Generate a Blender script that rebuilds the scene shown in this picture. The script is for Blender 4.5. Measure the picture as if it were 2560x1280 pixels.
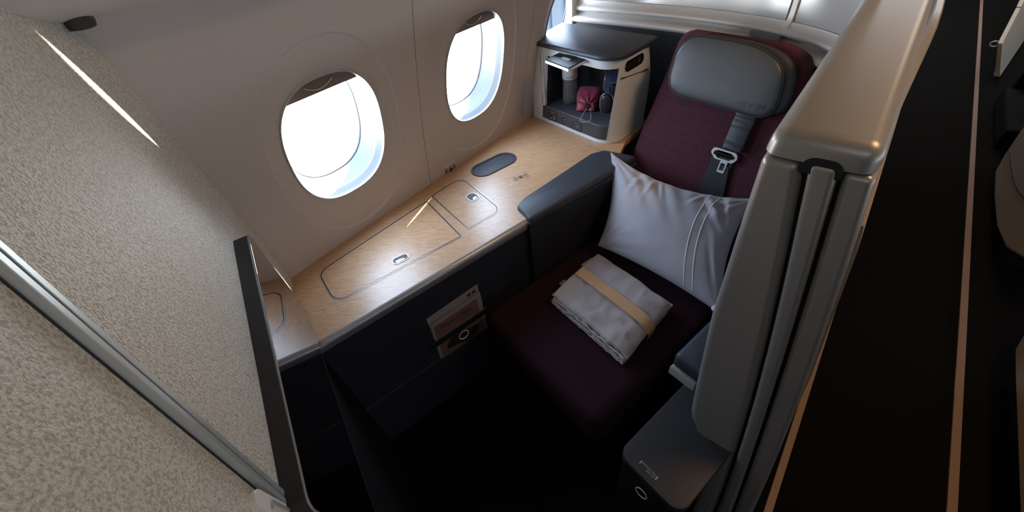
import bpy, bmesh, math, random
import numpy as np
from mathutils import Vector, Matrix, noise

random.seed(7)
SC = bpy.context.scene
for _o in list(bpy.data.objects):
    bpy.data.objects.remove(_o, do_unlink=True)
COL = SC.collection
R = math.radians

# ------------------------------------------------------------------ camera
def camera_matrix(yaw, pitch, roll, loc):
    base = Matrix(((1, 0, 0), (0, 0, 1), (0, -1, 0)))
    m3 = Matrix.Rotation(yaw, 3, 'Z') @ Matrix.Rotation(pitch, 3, 'X') @ base @ Matrix.Rotation(roll, 3, 'Z')
    x, y, z = m3.col[0], -m3.col[1], -m3.col[2]
    m = Matrix((x, y, z)).transposed().to_4x4()
    m.translation = loc
    return m

cam_d = bpy.data.cameras.new('camera')
cam_d.sensor_width = 36.0
cam_d.lens = 36.0 * 982.1 / 2560.0
cam_d.clip_start = 0.01
cam = bpy.data.objects.new('camera', cam_d)
COL.objects.link(cam)
cam.matrix_world = camera_matrix(R(45.167), R(-43.393), R(8.741), (0, 0, 1.5))
SC.camera = cam

# ------------------------------------------------------------------ world, sun, lamps, exposure
SC.view_settings.view_transform = 'Standard'
SC.view_settings.look = 'None'
SC.view_settings.gamma = 1.0
SC.view_settings.use_curve_mapping = False
SC.view_settings.exposure = 0.0
SC.cycles.use_denoising = True
SC.cycles.max_bounces = 10
SC.cycles.diffuse_bounces = 5
SC.cycles.glossy_bounces = 4
SC.cycles.transparent_max_bounces = 12
SC.cycles.sample_clamp_indirect = 6.0
SC.cycles.caustics_reflective = False
SC.cycles.caustics_refractive = False

world = bpy.data.worlds.new('bright_apron_sky')
SC.world = world
world.use_nodes = True
wn = world.node_tree.nodes
wl = world.node_tree.links
_tc = wn.new('ShaderNodeTexCoord')
_sx = wn.new('ShaderNodeSeparateXYZ')
_rp = wn.new('ShaderNodeValToRGB')          # sunlit pale apron below the horizon, hazy blue sky above
_rp.color_ramp.elements[0].position = 0.47
_rp.color_ramp.elements[0].color = (0.96, 0.985, 1.0, 1)
_rp.color_ramp.elements[1].position = 0.53
_rp.color_ramp.elements[1].color = (0.55, 0.71, 0.94, 1)
_ma = wn.new('ShaderNodeMath'); _ma.operation = 'MULTIPLY_ADD'
_ma.inputs[1].default_value = 0.5; _ma.inputs[2].default_value = 0.5
wl.new(_tc.outputs['Generated'], _sx.inputs[0])
wl.new(_sx.outputs['Z'], _ma.inputs[0])
wl.new(_ma.outputs[0], _rp.inputs['Fac'])
wl.new(_rp.outputs['Color'], wn['Background'].inputs['Color'])
wn['Background'].inputs['Strength'].default_value = 19.5

def sun_lamp(name, d, strength, color, angle=0.5):
    l = bpy.data.lights.new(name, 'SUN')
    l.energy = strength
    l.color = color
    l.angle = R(angle)
    o = bpy.data.objects.new(name, l)
    COL.objects.link(o)
    o.rotation_euler = Vector(d).to_track_quat('-Z', 'Y').to_euler()
    o.location = (-3, 4, 4)
    return o

def heading(az, el):
    a, e = R(az), R(el)
    return (math.sin(a) * math.cos(e), -math.cos(a) * math.cos(e), math.sin(e))
sun_lamp('sun', heading(11.7, -39.5), 30.0, (1.0, 0.86, 0.62), 0.3)
# added upward sun for the bulkhead streak, standing in for sunlight off the apron
sun_lamp('streak_sun', heading(34.2, 32.5), 26.0, (1.0, 0.95, 0.85), 0.6)

def area_lamp(name, loc, d, sx, sy, power, color):
    l = bpy.data.lights.new(name, 'AREA')
    l.shape = 'RECTANGLE'
    l.size, l.size_y = sx, sy
    l.energy = power
    l.color = color
    o = bpy.data.objects.new(name, l)
    COL.objects.link(o)
    o.location = loc
    o.rotation_euler = Vector(d).to_track_quat('-Z', 'Y').to_euler()
    return o

# warm aisle lights in the ceiling over the far side of the aisle, neutral ceiling wash further aft
area_lamp('aisle_light', (0.55, 1.25, 2.12), (0, 0, -1), 0.25, 0.5, 9.0, (1.0, 0.60, 0.29))
area_lamp('aisle_light', (0.55, 4.0, 2.12), (0, 0, -1), 0.25, 1.2, 4.0, (1.0, 0.66, 0.35))
area_lamp('door_area_light', (0.45, -0.45, 2.12), (0, 0, -1), 0.6, 0.6, 2.0, (0.95, 0.97, 1.0))
area_lamp('ceiling_wash', (0.3, 5.6, 2.10), (0, -0.35, -1), 1.6, 3.4, 55.0, (0.92, 0.96, 1.0))

# ------------------------------------------------------------------ materials
def lin(r, g, b):
    f = lambda c: (c / 12.92 if c <= 0.04045 else ((c + 0.055) / 1.055) ** 2.4)
    return (f(r / 255), f(g / 255), f(b / 255), 1)

def mat(name, col, rough=0.5, metal=0.0, spec=0.5, bump=None, var=None, coat=0.0, sheen=0.0, aniso=0.0):
    """bump = (scale, strength, distance, kind); var = (scale, amount)."""
    m = bpy.data.materials.new(name)
    m.use_nodes = True
    nt = m.node_tree
    b = nt.nodes['Principled BSDF']
    b.inputs['Base Color'].default_value = col
    b.inputs['Roughness'].default_value = rough
    b.inputs['Metallic'].default_value = metal
    b.inputs['Specular IOR Level'].default_value = spec
    b.inputs['Coat Weight'].default_value = coat
    if sheen:
        b.inputs['Sheen Weight'].default_value = sheen
        b.inputs['Sheen Roughness'].default_value = 0.5
    tc = nt.nodes.new('ShaderNodeTexCoord')
    if var:
        n = nt.nodes.new('ShaderNodeTexNoise')
        n.inputs['Scale'].default_value = var[0]
        n.inputs['Detail'].default_value = 4
        nt.links.new(tc.outputs['Object'], n.inputs['Vector'])
        mx = nt.nodes.new('ShaderNodeMix')
        mx.data_type = 'RGBA'
        a = var[1]
        mx.inputs[6].default_value = (col[0] * (1 - a), col[1] * (1 - a), col[2] * (1 - a), 1)
        mx.inputs[7].default_value = (min(1, col[0] * (1 + a)), min(1, col[1] * (1 + a)), min(1, col[2] * (1 + a)), 1)
        nt.links.new(n.outputs['Fac'], mx.inputs[0])
        nt.links.new(mx.outputs[2], b.inputs['Base Color'])
    if bump:
        sc, st, di, kind = bump
        if kind == 'voronoi':
            t = nt.nodes.new('ShaderNodeTexVoronoi')
            t.inputs['Scale'].default_value = sc
            out = t.outputs['Distance']
        else:
            t = nt.nodes.new('ShaderNodeTexNoise')
            t.inputs['Scale'].default_value = sc
            t.inputs['Detail'].default_value = 3
            out = t.outputs['Fac']
        nt.links.new(tc.outputs['Object'], t.inputs['Vector'])
        bp = nt.nodes.new('ShaderNodeBump')
        bp.inputs['Strength'].default_value = st
        bp.inputs['Distance'].default_value = di
        nt.links.new(out, bp.inputs['Height'])
        nt.links.new(bp.outputs['Normal'], b.inputs['Normal'])
    return m

def bulkhead_material():
    m = mat('pebbled_beige_vinyl', lin(196, 189, 170), rough=0.55)
    nt = m.node_tree
    b = nt.nodes['Principled BSDF']
    tc = nt.nodes.new('ShaderNodeTexCoord')
    n1 = nt.nodes.new('ShaderNodeTexNoise')
    n1.inputs['Scale'].default_value = 300
    n1.inputs['Detail'].default_value = 2.5
    n1.inputs['Roughness'].default_value = 0.6
    nt.links.new(tc.outputs['Object'], n1.inputs['Vector'])
    ramp = nt.nodes.new('ShaderNodeValToRGB')
    ramp.color_ramp.elements[0].position = 0.36
    ramp.color_ramp.elements[0].color = lin(172, 168, 156)
    ramp.color_ramp.elements[1].position = 0.58
    ramp.color_ramp.elements[1].color = lin(217, 215, 206)
    nt.links.new(n1.outputs['Fac'], ramp.inputs['Fac'])
    nt.links.new(ramp.outputs['Color'], b.inputs['Base Color'])
    bp = nt.nodes.new('ShaderNodeBump')
    bp.inputs['Strength'].default_value = 0.9
    bp.inputs['Distance'].default_value = 0.003
    nt.links.new(n1.outputs['Fac'], bp.inputs['Height'])
    nt.links.new(bp.outputs['Normal'], b.inputs['Normal'])
    return m

def wood_material():
    m = mat('light_oak_laminate', lin(205, 165, 122), rough=0.34, spec=0.6)
    nt = m.node_tree
    b = nt.nodes['Principled BSDF']
    tc = nt.nodes.new('ShaderNodeTexCoord')
    mp = nt.nodes.new('ShaderNodeMapping')
    mp.vector_type = 'TEXTURE'
    mp.inputs['Rotation'].default_value = (0, 0, R(45))
    nt.links.new(tc.outputs['Object'], mp.inputs['Vector'])
    sc = nt.nodes.new('ShaderNodeMapping')
    sc.inputs['Scale'].default_value = (34, 640, 60)
    nt.links.new(mp.outputs['Vector'], sc.inputs['Vector'])
    n1 = nt.nodes.new('ShaderNodeTexNoise')
    n1.inputs['Scale'].default_value = 1.0
    n1.inputs['Detail'].default_value = 5
    n1.inputs['Roughness'].default_value = 0.62
    nt.links.new(sc.outputs['Vector'], n1.inputs['Vector'])
    ramp = nt.nodes.new('ShaderNodeValToRGB')
    ramp.color_ramp.elements[0].position = 0.30
    ramp.color_ramp.elements[0].color = lin(161, 121, 89)
    ramp.color_ramp.elements[1].position = 0.62
    ramp.color_ramp.elements[1].color = lin(209, 172, 136)
    nt.links.new(n1.outputs['Fac'], ramp.inputs['Fac'])
    nt.links.new(ramp.outputs['Color'], b.inputs['Base Color'])
    bp = nt.nodes.new('ShaderNodeBump')
    bp.inputs['Strength'].default_value = 0.12
    bp.inputs['Distance'].default_value = 0.001
    nt.links.new(n1.outputs['Fac'], bp.inputs['Height'])
    nt.links.new(bp.outputs['Normal'], b.inputs['Normal'])
    return m

SA = Vector((0.208, 0.978, 0.0))      # seat axis, towards the seat back
SR = Vector((0.978, -0.208, 0.0))     # across the seat, towards the aisle

def seat_fabric():
    m = mat('maroon_seat_fabric', lin(78, 33, 46), rough=0.9, sheen=0.05)
    nt = m.node_tree
    b = nt.nodes['Principled BSDF']
    tc = nt.nodes.new('ShaderNodeTexCoord')
    du = nt.nodes.new('ShaderNodeVectorMath'); du.operation = 'DOT_PRODUCT'
    du.inputs[1].default_value = SR
    dv = nt.nodes.new('ShaderNodeVectorMath'); dv.operation = 'DOT_PRODUCT'
    dv.inputs[1].default_value = SA * 0.309 + Vector((0, 0, 0.951))
    nt.links.new(tc.outputs['Object'], du.inputs[0])
    nt.links.new(tc.outputs['Object'], dv.inputs[0])
    cx = nt.nodes.new('ShaderNodeCombineXYZ')
    nt.links.new(du.outputs['Value'], cx.inputs[0])
    nt.links.new(dv.outputs['Value'], cx.inputs[1])
    br = nt.nodes.new('ShaderNodeTexBrick')
    br.inputs['Scale'].default_value = 1.0
    br.inputs['Brick Width'].default_value = 0.085
    br.inputs['Row Height'].default_value = 0.034
    br.inputs['Mortar Size'].default_value = 0.0008
    br.inputs['Color1'].default_value = lin(78, 33, 46)
    br.inputs['Color2'].default_value = lin(72, 31, 43)
    br.inputs['Mortar'].default_value = lin(96, 46, 59)
    nt.links.new(cx.outputs[0], br.inputs['Vector'])
    nt.links.new(br.outputs['Color'], b.inputs['Base Color'])
    n = nt.nodes.new('ShaderNodeTexNoise'); n.inputs['Scale'].default_value = 900
    nt.links.new(tc.outputs['Object'], n.inputs['Vector'])
    bp = nt.nodes.new('ShaderNodeBump'); bp.inputs['Strength'].default_value = 0.25; bp.inputs['Distance'].default_value = 0.0008
    nt.links.new(n.outputs['Fac'], bp.inputs['Height'])
    nt.links.new(bp.outputs['Normal'], b.inputs['Normal'])
    return m

def clear_material(name, tint=(1, 1, 1, 1), refl=0.5, rough=0.02, haze=0.0):
    """Thin clear sheet: light passes straight through, a little is mirrored towards grazing angles."""
    m = bpy.data.materials.new(name)
    m.use_nodes = True
    nt = m.node_tree
    nt.nodes.clear()
    out = nt.nodes.new('ShaderNodeOutputMaterial')
    tr = nt.nodes.new('ShaderNodeBsdfTransparent'); tr.inputs['Color'].default_value = tint
    gl = nt.nodes.new('ShaderNodeBsdfGlossy'); gl.inputs['Roughness'].default_value = rough
    lw = nt.nodes.new('ShaderNodeLayerWeight'); lw.inputs['Blend'].default_value = 0.5
    pw = nt.nodes.new('ShaderNodeMath'); pw.operation = 'POWER'; pw.inputs[1].default_value = 4.0
    ml = nt.nodes.new('ShaderNodeMath'); ml.operation = 'MULTIPLY_ADD'; ml.inputs[1].default_value = refl; ml.inputs[2].default_value = 0.03
    nt.links.new(lw.outputs['Facing'], pw.inputs[0])
    nt.links.new(pw.outputs[0], ml.inputs[0])
    mx = nt.nodes.new('ShaderNodeMixShader')
    nt.links.new(ml.outputs[0], mx.inputs[0])
    nt.links.new(tr.outputs[0], mx.inputs[1])
    nt.links.new(gl.outputs[0], mx.inputs[2])
    if haze:
        df = nt.nodes.new('ShaderNodeBsdfDiffuse'); df.inputs['Color'].default_value = (0.8, 0.82, 0.84, 1)
        m2 = nt.nodes.new('ShaderNodeMixShader'); m2.inputs[0].default_value = haze
        nt.links.new(mx.outputs[0], m2.inputs[1]); nt.links.new(df.outputs[0], m2.inputs[2])
        mx = m2
    nt.links.new(mx.outputs[0], out.inputs['Surface'])
    return m

M = dict(
    lining=mat('cabin_lining_plastic', lin(195, 189, 187), rough=0.42, spec=0.4, bump=(700, 0.06, 0.0005, 'noise')),
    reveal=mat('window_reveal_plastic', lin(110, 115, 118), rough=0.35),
    bead=mat('window_bead_silver', lin(205, 210, 212), rough=0.25, metal=0.4),
    cushion=mat('shaded_maroon_cushion_fabric', lin(44, 23, 30), rough=0.95, spec=0.2, bump=(900, 0.2, 0.0008, 'noise')),  # seat maroon darkened: the cushion's shade is put into its colour
    backdrop=mat('blue_backdrop_paint', (0.020, 0.030, 0.044, 1), rough=0.6, spec=0.1),
    shade=mat('window_shade_taupe', lin(120, 105, 98), rough=0.5),
    pane=clear_material('clear_acrylic_pane'),
    vinyl=bulkhead_material(),
    wood=wood_material(),
    alu=mat('brushed_aluminium', lin(196, 204, 206), rough=0.42, metal=0.6),
    alu_soft=mat('satin_silver_edge', lin(176, 176, 178), rough=0.38, metal=0.7),
    chrome=mat('polished_steel', lin(225, 225, 225), rough=0.22, metal=0.9),
    buckle=mat('brushed_buckle_steel', lin(205, 203, 198), rough=0.45, metal=0.45),
    groove=mat('dark_gap', lin(24, 26, 34), rough=0.6),
    navy=mat('navy_soft_touch_panel', lin(34, 37, 46), rough=0.55, bump=(600, 0.08, 0.0005, 'noise')),
    pad=mat('slate_armrest_vinyl', lin(58, 63, 74), rough=0.5, bump=(900, 0.12, 0.0006, 'noise')),
    black=mat('black_plastic', lin(30, 30, 32), rough=0.45),
    black_gloss=mat('black_gloss_plastic', lin(14, 14, 18), rough=0.12),
    char=mat('charcoal_plastic', lin(72, 72, 76), rough=0.5, bump=(900, 0.1, 0.0005, 'noise')),
    screen=mat('screen_glass', lin(8, 8, 12), rough=0.015, spec=0.9, coat=1.0),
    bezel=mat('monitor_bezel', lin(36, 37, 39), rough=0.5),
    white=mat('off_white_cabinet_plastic', lin(232, 239, 246), rough=0.4),
    champ=mat('champagne_metallic_paint', lin(164, 161, 158), rough=0.36, metal=0.4, bump=(1500, 0.05, 0.0003, 'noise')),
    shellgrey=mat('grey_gloss_panel', lin(188, 190, 192), rough=0.18, metal=0.2, spec=0.7),
    frame=mat('pearl_shell_frame', lin(206, 201, 195), rough=0.36, metal=0.1),
    fabric=seat_fabric(),
    leather=mat('grey_headrest_leather', lin(84, 87, 90), rough=0.42, bump=(700, 0.15, 0.0006, 'voronoi')),
    piping=mat('dark_grey_piping', lin(60, 61, 64), rough=0.5),
    belt=mat('black_belt_webbing', lin(42, 43, 46), rough=0.55, bump=(1200, 0.2, 0.0005, 'noise')),
    beltpad=mat('dark_belt_sleeve', lin(58, 58, 64), rough=0.38),
    pillow=mat('lavender_grey_pillow_cotton', lin(176, 175, 184), rough=0.85, sheen=0.2, bump=(900, 0.12, 0.0006, 'noise'), var=(30, 0.03)),
    stripe=mat('pale_pillow_stitching', lin(232, 230, 232), rough=0.8),
    blanket=mat('stone_grey_blanket', lin(178, 166, 163), rough=0.9, sheen=0.25, bump=(160, 0.3, 0.003, 'noise'), var=(40, 0.04)),
    band=mat('tan_paper_band', lin(208, 164, 120), rough=0.6),
    paper=mat('white_card', lin(140, 136, 138), rough=0.6),
    photo=mat('brown_cover_print', lin(116, 86, 78), rough=0.5, var=(18, 0.25)),
    ink=mat('dark_ink', lin(40, 32, 34), rough=0.6),
    mark=mat('pale_marking_ink', lin(176, 176, 180), rough=0.6),
    symbol=mat('brown_marking_ink', lin(84, 62, 56), rough=0.6),
    carpet=mat('charcoal_carpet', lin(18, 16, 14), rough=0.95, spec=0.08, bump=(420, 0.6, 0.003, 'noise'), var=(300, 0.25)),
    track=mat('beige_floor_track', lin(150, 122, 104), rough=0.6),
    ceil=mat('ceiling_plastic', lin(150, 148, 146), rough=0.6),
    bin=mat('grey_overhead_plastic', lin(222, 222, 220), rough=0.45),
    rubber=mat('dark_rubber', lin(64, 60, 58), rough=0.7),
    bottle=clear_material('clear_bottle_plastic', (0.93, 0.95, 0.96, 1), refl=0.8, rough=0.06, haze=0.10),
    water=clear_material('bottle_water', (0.86, 0.89, 0.92, 1), refl=0.5, rough=0.1, haze=0.04),
    label=mat('white_bottle_label', lin(214, 216, 214), rough=0.5),
    pouch=mat('crimson_pouch_nylon', lin(160, 62, 84), rough=0.5, sheen=0.2),
    cord=mat('grey_cord', lin(150, 146, 146), rough=0.6),
    blueplastic=mat('navy_headset_plastic', lin(44, 62, 92), rough=0.35),
    cover=mat('dark_storage_cover_plastic', lin(44, 45, 49), rough=0.5, bump=(900, 0.1, 0.0005, 'noise')),
    curtain=mat('dark_curtain', lin(44, 44, 50), rough=0.9),
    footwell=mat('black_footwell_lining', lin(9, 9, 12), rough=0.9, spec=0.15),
    niche=mat('dark_niche_lining', lin(74, 77, 88), rough=0.6),
    shell_tan=mat('tan_suite_shell', lin(186, 170, 148), rough=0.5, metal=0.2),
    shell_dim=mat('taupe_suite_shell', lin(186, 174, 158), rough=0.5, metal=0.2),
    darkseat=mat('dark_blue_seat_fabric', lin(30, 34, 46), rough=0.8),
)

# ------------------------------------------------------------------ object helpers
def thing(name, label, cat, loc=(0, 0, 0), group=None):
    o = bpy.data.objects.new(name, None)
    COL.objects.link(o)
    o.location = loc
    o.empty_display_size = 0.05
    o['label'] = label
    o['category'] = cat
    if group:
        o['group'] = group
    return o

def tag(o, label, cat, group=None):
    o['label'] = label
    o['category'] = cat
    if group:
        o['group'] = group
    return o

def root_offset(p):
    v = Vector((0, 0, 0))
    while p is not None:
        v += Vector(p.location)
        p = p.parent
    return v

def link(name, verts, faces, material, parent=None, smooth=True, bevel=0.0, seg=3, angle=40, kind=None, sub=0):
    me = bpy.data.meshes.new(name)
    off = root_offset(parent)
    me.from_pydata([tuple(Vector(v) - off) for v in verts], [], faces)
    bm = bmesh.new(); bm.from_mesh(me)
    bmesh.ops.recalc_face_normals(bm, faces=bm.faces)
    bm.to_mesh(me); bm.free()
    me.materials.append(material)
    o = bpy.data.objects.new(name, me)
    COL.objects.link(o)
    if parent is not None:
        o.parent = parent
    if kind:
        o['kind'] = kind
    if smooth:
        for p in me.polygons:
            p.use_smooth = True
        me.set_sharp_from_angle(angle=R(angle))
    if bevel:
        b = o.modifiers.new('bevel', 'BEVEL')
        b.width = bevel; b.segments = seg; b.limit_method = 'ANGLE'; b.angle_limit = R(40)
        b.harden_normals = True
    if sub:
        s = o.modifiers.new('sub', 'SUBSURF'); s.levels = sub; s.render_levels = sub
    return o

def join(*parts):
    V, F = [], []
    for v, f in parts:
        n = len(V)
        V += list(v); F += [tuple(i + n for i in q) for q in f]
    return V, F

def box(c, s, rot=0.0):
    """box by centre and size, turned about z by rot"""
    cx, cy, cz = c; hx, hy, hz = s[0] / 2, s[1] / 2, s[2] / 2
    ca, sa = math.cos(rot), math.sin(rot)
    V = []
    for z in (-hz, hz):
        for x, y in ((-hx, -hy), (hx, -hy), (hx, hy), (-hx, hy)):
            V.append((cx + x * ca - y * sa, cy + x * sa + y * ca, cz + z))
    return V, [(0, 3, 2, 1), (4, 5, 6, 7), (0, 1, 5, 4), (1, 2, 6, 5), (2, 3, 7, 6), (3, 0, 4, 7)]

def loft(rings, close=True, cap0=True, cap1=True):
    n = len(rings[0]); V = []; F = []
    for r in rings:
        V += [tuple(p) for p in r]
    m = n if close else n - 1
    for i in range(len(rings) - 1):
        for j in range(m):
            k = (j + 1) % n
            F.append((i * n + j, i * n + k, (i + 1) * n + k, (i + 1) * n + j))
    if cap0: F.append(tuple(range(n - 1, -1, -1)))
    if cap1: F.append(tuple((len(rings) - 1) * n + j for j in range(n)))
    return V, F

def prism(pts, z0, z1):
    return loft([[(x, y, z0) for x, y in pts], [(x, y, z1) for x, y in pts]])

def rrect(cx, cy, w, h, r, n=6, inset=0.0):
    w -= 2 * inset; h -= 2 * inset; r = max(0.0005, min(r - inset, w / 2 - 1e-4, h / 2 - 1e-4))
    P = []
    for qx, qy, a0 in ((1, 1, 0), (-1, 1, 90), (-1, -1, 180), (1, -1, 270)):
        ox, oy = cx + qx * (w / 2 - r), cy + qy * (h / 2 - r)
        for i in range(n + 1):
            a = R(a0 + 90 * i / n)
            P.append((ox + r * math.cos(a), oy + r * math.sin(a)))
    return P

def slab(fm, cx, cy, w, h, r, prof, n=6):
    """rounded rectangle built up through prof [(inset, height)], mapped by fm(a, b, c)"""
    return loft([[fm(a, b, c) for a, b in rrect(cx, cy, w, h, r, n, ins)] for ins, c in prof])

def ring_slab(fm, cx, cy, w, h, r, t, c0, c1, n=6):
    """a rounded rectangular frame of width t"""
    o = rrect(cx, cy, w, h, r, n); i = rrect(cx, cy, w, h, r, n, t)
    rs = [[fm(a, b, c) for a, b in q] for q, c in ((o, c0), (o, c1), (i, c1), (i, c0))]
    V, F = loft(rs + [rs[0]], cap0=False, cap1=False)
    return V, F

def tube(path, rad, n=8, closed=False):
    P = [Vector(p) for p in path]; rings = []
    prev = None
    for i, p in enumerate(P):
        if closed:
            t = P[(i + 1) % len(P)] - P[i - 1]
        else:
            t = P[min(i + 1, len(P) - 1)] - P[max(i - 1, 0)]
        t.normalize()
        if prev is None:
            a = Vector((0, 0, 1)) if abs(t.z) < 0.9 else Vector((1, 0, 0))
            u = t.cross(a).normalized()
        else:
            u = (prev - t * prev.dot(t)).normalized()
        prev = u
        w = t.cross(u)
        rr = rad[i] if isinstance(rad, (list, tuple)) else rad
        rings.append([p + (u * math.cos(2 * math.pi * k / n) + w * math.sin(2 * math.pi * k / n)) * rr for k in range(n)])
    if closed:
        rings.append(rings[0])
        return loft(rings, cap0=False, cap1=False)
    return loft(rings)

def lathe(c, prof, n=24):
    rings = [[(c[0] + r * math.cos(2 * math.pi * k / n), c[1] + r * math.sin(2 * math.pi * k / n), c[2] + z) for k in range(n)] for r, z in prof]
    return loft(rings)

def smooth_path(pts, per=6):
    P = [Vector(p) for p in pts]; out = []
    for i in range(len(P) - 1):
        p0 = P[max(i - 1, 0)]; p1 = P[i]; p2 = P[i + 1]; p3 = P[min(i + 2, len(P) - 1)]
        for k in range(per):
            t = k / per
            out.append(0.5 * ((2 * p1) + (p2 - p0) * t + (2 * p0 - 5 * p1 + 4 * p2 - p3) * t * t + (3 * p1 - p0 - 3 * p2 + p3) * t ** 3))
    out.append(P[-1])
    return out

def sweep(path, section, closed=True):
    """sweep a section [(outward offset, z)] along a plan path; outward is to the right of travel"""
    rings = []
    for i, p in enumerate(path):
        t = path[min(i + 1, len(path) - 1)] - path[max(i - 1, 0)]
        t.normalize()
        nrm = Vector((t.y, -t.x))
        rings.append([(p.x + nrm.x * o, p.y + nrm.y * o, z) for o, z in section])
    return loft(rings, close=closed, cap0=closed, cap1=closed)

def text_mesh(name, s, size, fm, material, parent, depth=0.0004, align='CENTER', shear=0.0):
    cu = bpy.data.curves.new(name, 'FONT')
    cu.body = s; cu.size = size; cu.extrude = depth; cu.align_x = align; cu.align_y = 'CENTER'; cu.shear = shear
    cu.resolution_u = 2
    tmp = bpy.data.objects.new('tmp', cu); COL.objects.link(tmp)
    dg = bpy.context.evaluated_depsgraph_get()
    me = bpy.data.meshes.new_from_object(tmp.evaluated_get(dg))
    bpy.data.objects.remove(tmp, do_unlink=True)
    off = root_offset(parent)
    for v in me.vertices:
        v.co = Vector(fm(v.co.x, v.co.y, v.co.z)) - off
    me.name = name
    me.materials.clear(); me.materials.append(material)
    o = bpy.data.objects.new(name, me); COL.objects.link(o)
    o.parent = parent
    return o

def frame_map(origin, a, b, c):
    O, A, B_, C_ = Vector(origin), Vector(a), Vector(b), Vector(c)
    return lambda x, y, z=0.0: O + A * x + B_ * y + C_ * z

# ================================================================== THE CABIN SHELL
def wall_x(z):
    d = max(z - 0.656, 0.0)
    return -1.18 - 0.17 * 0 + 0.17 * d + 0.14 * d * d if z > 0.656 else -1.18 - 0.01 * (0.656 - z)

def wall_pt(y, z, d=0.0):
    e = 0.01
    sl = (wall_x(z + e) - wall_x(z - e)) / (2 * e)
    n = Vector((1, 0, -sl)).normalized()
    return Vector((wall_x(z), y, z)) + n * d

def oval(a, b, th, n=2.5):
    c, s = math.cos(th), math.sin(th)
    return (a * abs(c) ** (2 / n) * (1 if c >= 0 else -1), b * abs(s) ** (2 / n) * (1 if s >= 0 else -1))

def structure(name, vf, material, parent=None, **k):
    o = link(name, vf[0], vf[1], material, parent, **k)
    o['kind'] = 'structure'
    return o

floor = structure('floor', box((1.82, 3.0, -0.02), (6.14, 9.4, 0.04)), M['carpet'], smooth=False)
for i, (x0, w, y0, y1) in enumerate(((0.680, 0.024, 0.2, 4.2), (0.680, 0.024, 4.202, 7.4), (0.270, 0.022, 0.0, 3.2))):
    rot = 0.0
    structure('trim_%d' % (i + 1), box((x0 + w / 2, (y0 + y1) / 2, 0.004), (w, y1 - y0, 0.008)), M['track'], bevel=0.002)
structure('ceiling', box((2.08, 3.0, 2.16), (5.62, 9.4, 0.04)), M['ceil'], smooth=False)
def far_wall():
    """far sidewall with its row of openings"""
    ys = [-1.7]; holes = []
    y = -0.8
    while y < 7.2:
        ys += [y - 0.13, y + 0.13]; holes.append(len(ys) - 2); y += 0.6015
    ys.append(7.7); zs_ = [-0.1, 0.83, 1.17, 2.2]
    V = [(4.85, y, z) for y in ys for z in zs_]; F = []
    for i in range(len(ys) - 1):
        for j in range(3):
            if i in holes and j == 1: continue
            F.append((i * 4 + j, (i + 1) * 4 + j, (i + 1) * 4 + j + 1, i * 4 + j + 1))
    return (V, F), [(ys[i] + ys[i + 1]) / 2 for i in holes]
fw, fys = far_wall()
structure('wall_right', fw, M['lining'], smooth=False)
pl = bpy.data.lights.new('far_daylight_portal', 'AREA')
pl.shape = 'RECTANGLE'; pl.size = 8.2; pl.size_y = 0.36; pl.cycles.is_portal = True
po = bpy.data.objects.new('far_daylight_portal', pl); COL.objects.link(po)
po.location = (4.87, (fys[0] + fys[-1]) / 2, 1.0)
po.rotation_euler = Matrix(((0, 0, 1), (1, 0, 0), (0, 1, 0))).to_euler()
structure('wall_rear', box((1.82, 7.68, 1.05), (6.14, 0.06, 2.3)), M['lining'], smooth=False)
structure('wall_behind_viewer', box((1.82, -1.68, 1.05), (6.14, 0.06, 2.3)), M['curtain'], smooth=False)

# window side: one lining panel per window bay, each with its oval opening
wall_left = structure('wall_left', box((-1.235, 3.0, 0.29), (0.05, 9.4, 0.60)), M['lining'], smooth=False)
NA = 96
def ray_rect(yc, zc, y0, y1, z0, z1, th):
    c, s = math.cos(th), math.sin(th)
    t = min((((y1 - yc) / c) if c > 1e-9 else ((y0 - yc) / c) if c < -1e-9 else 1e9), (((z1 - zc) / s) if s > 1e-9 else ((z0 - zc) / s) if s < -1e-9 else 1e9))
    return (yc + c * t, zc + s * t)

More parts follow.
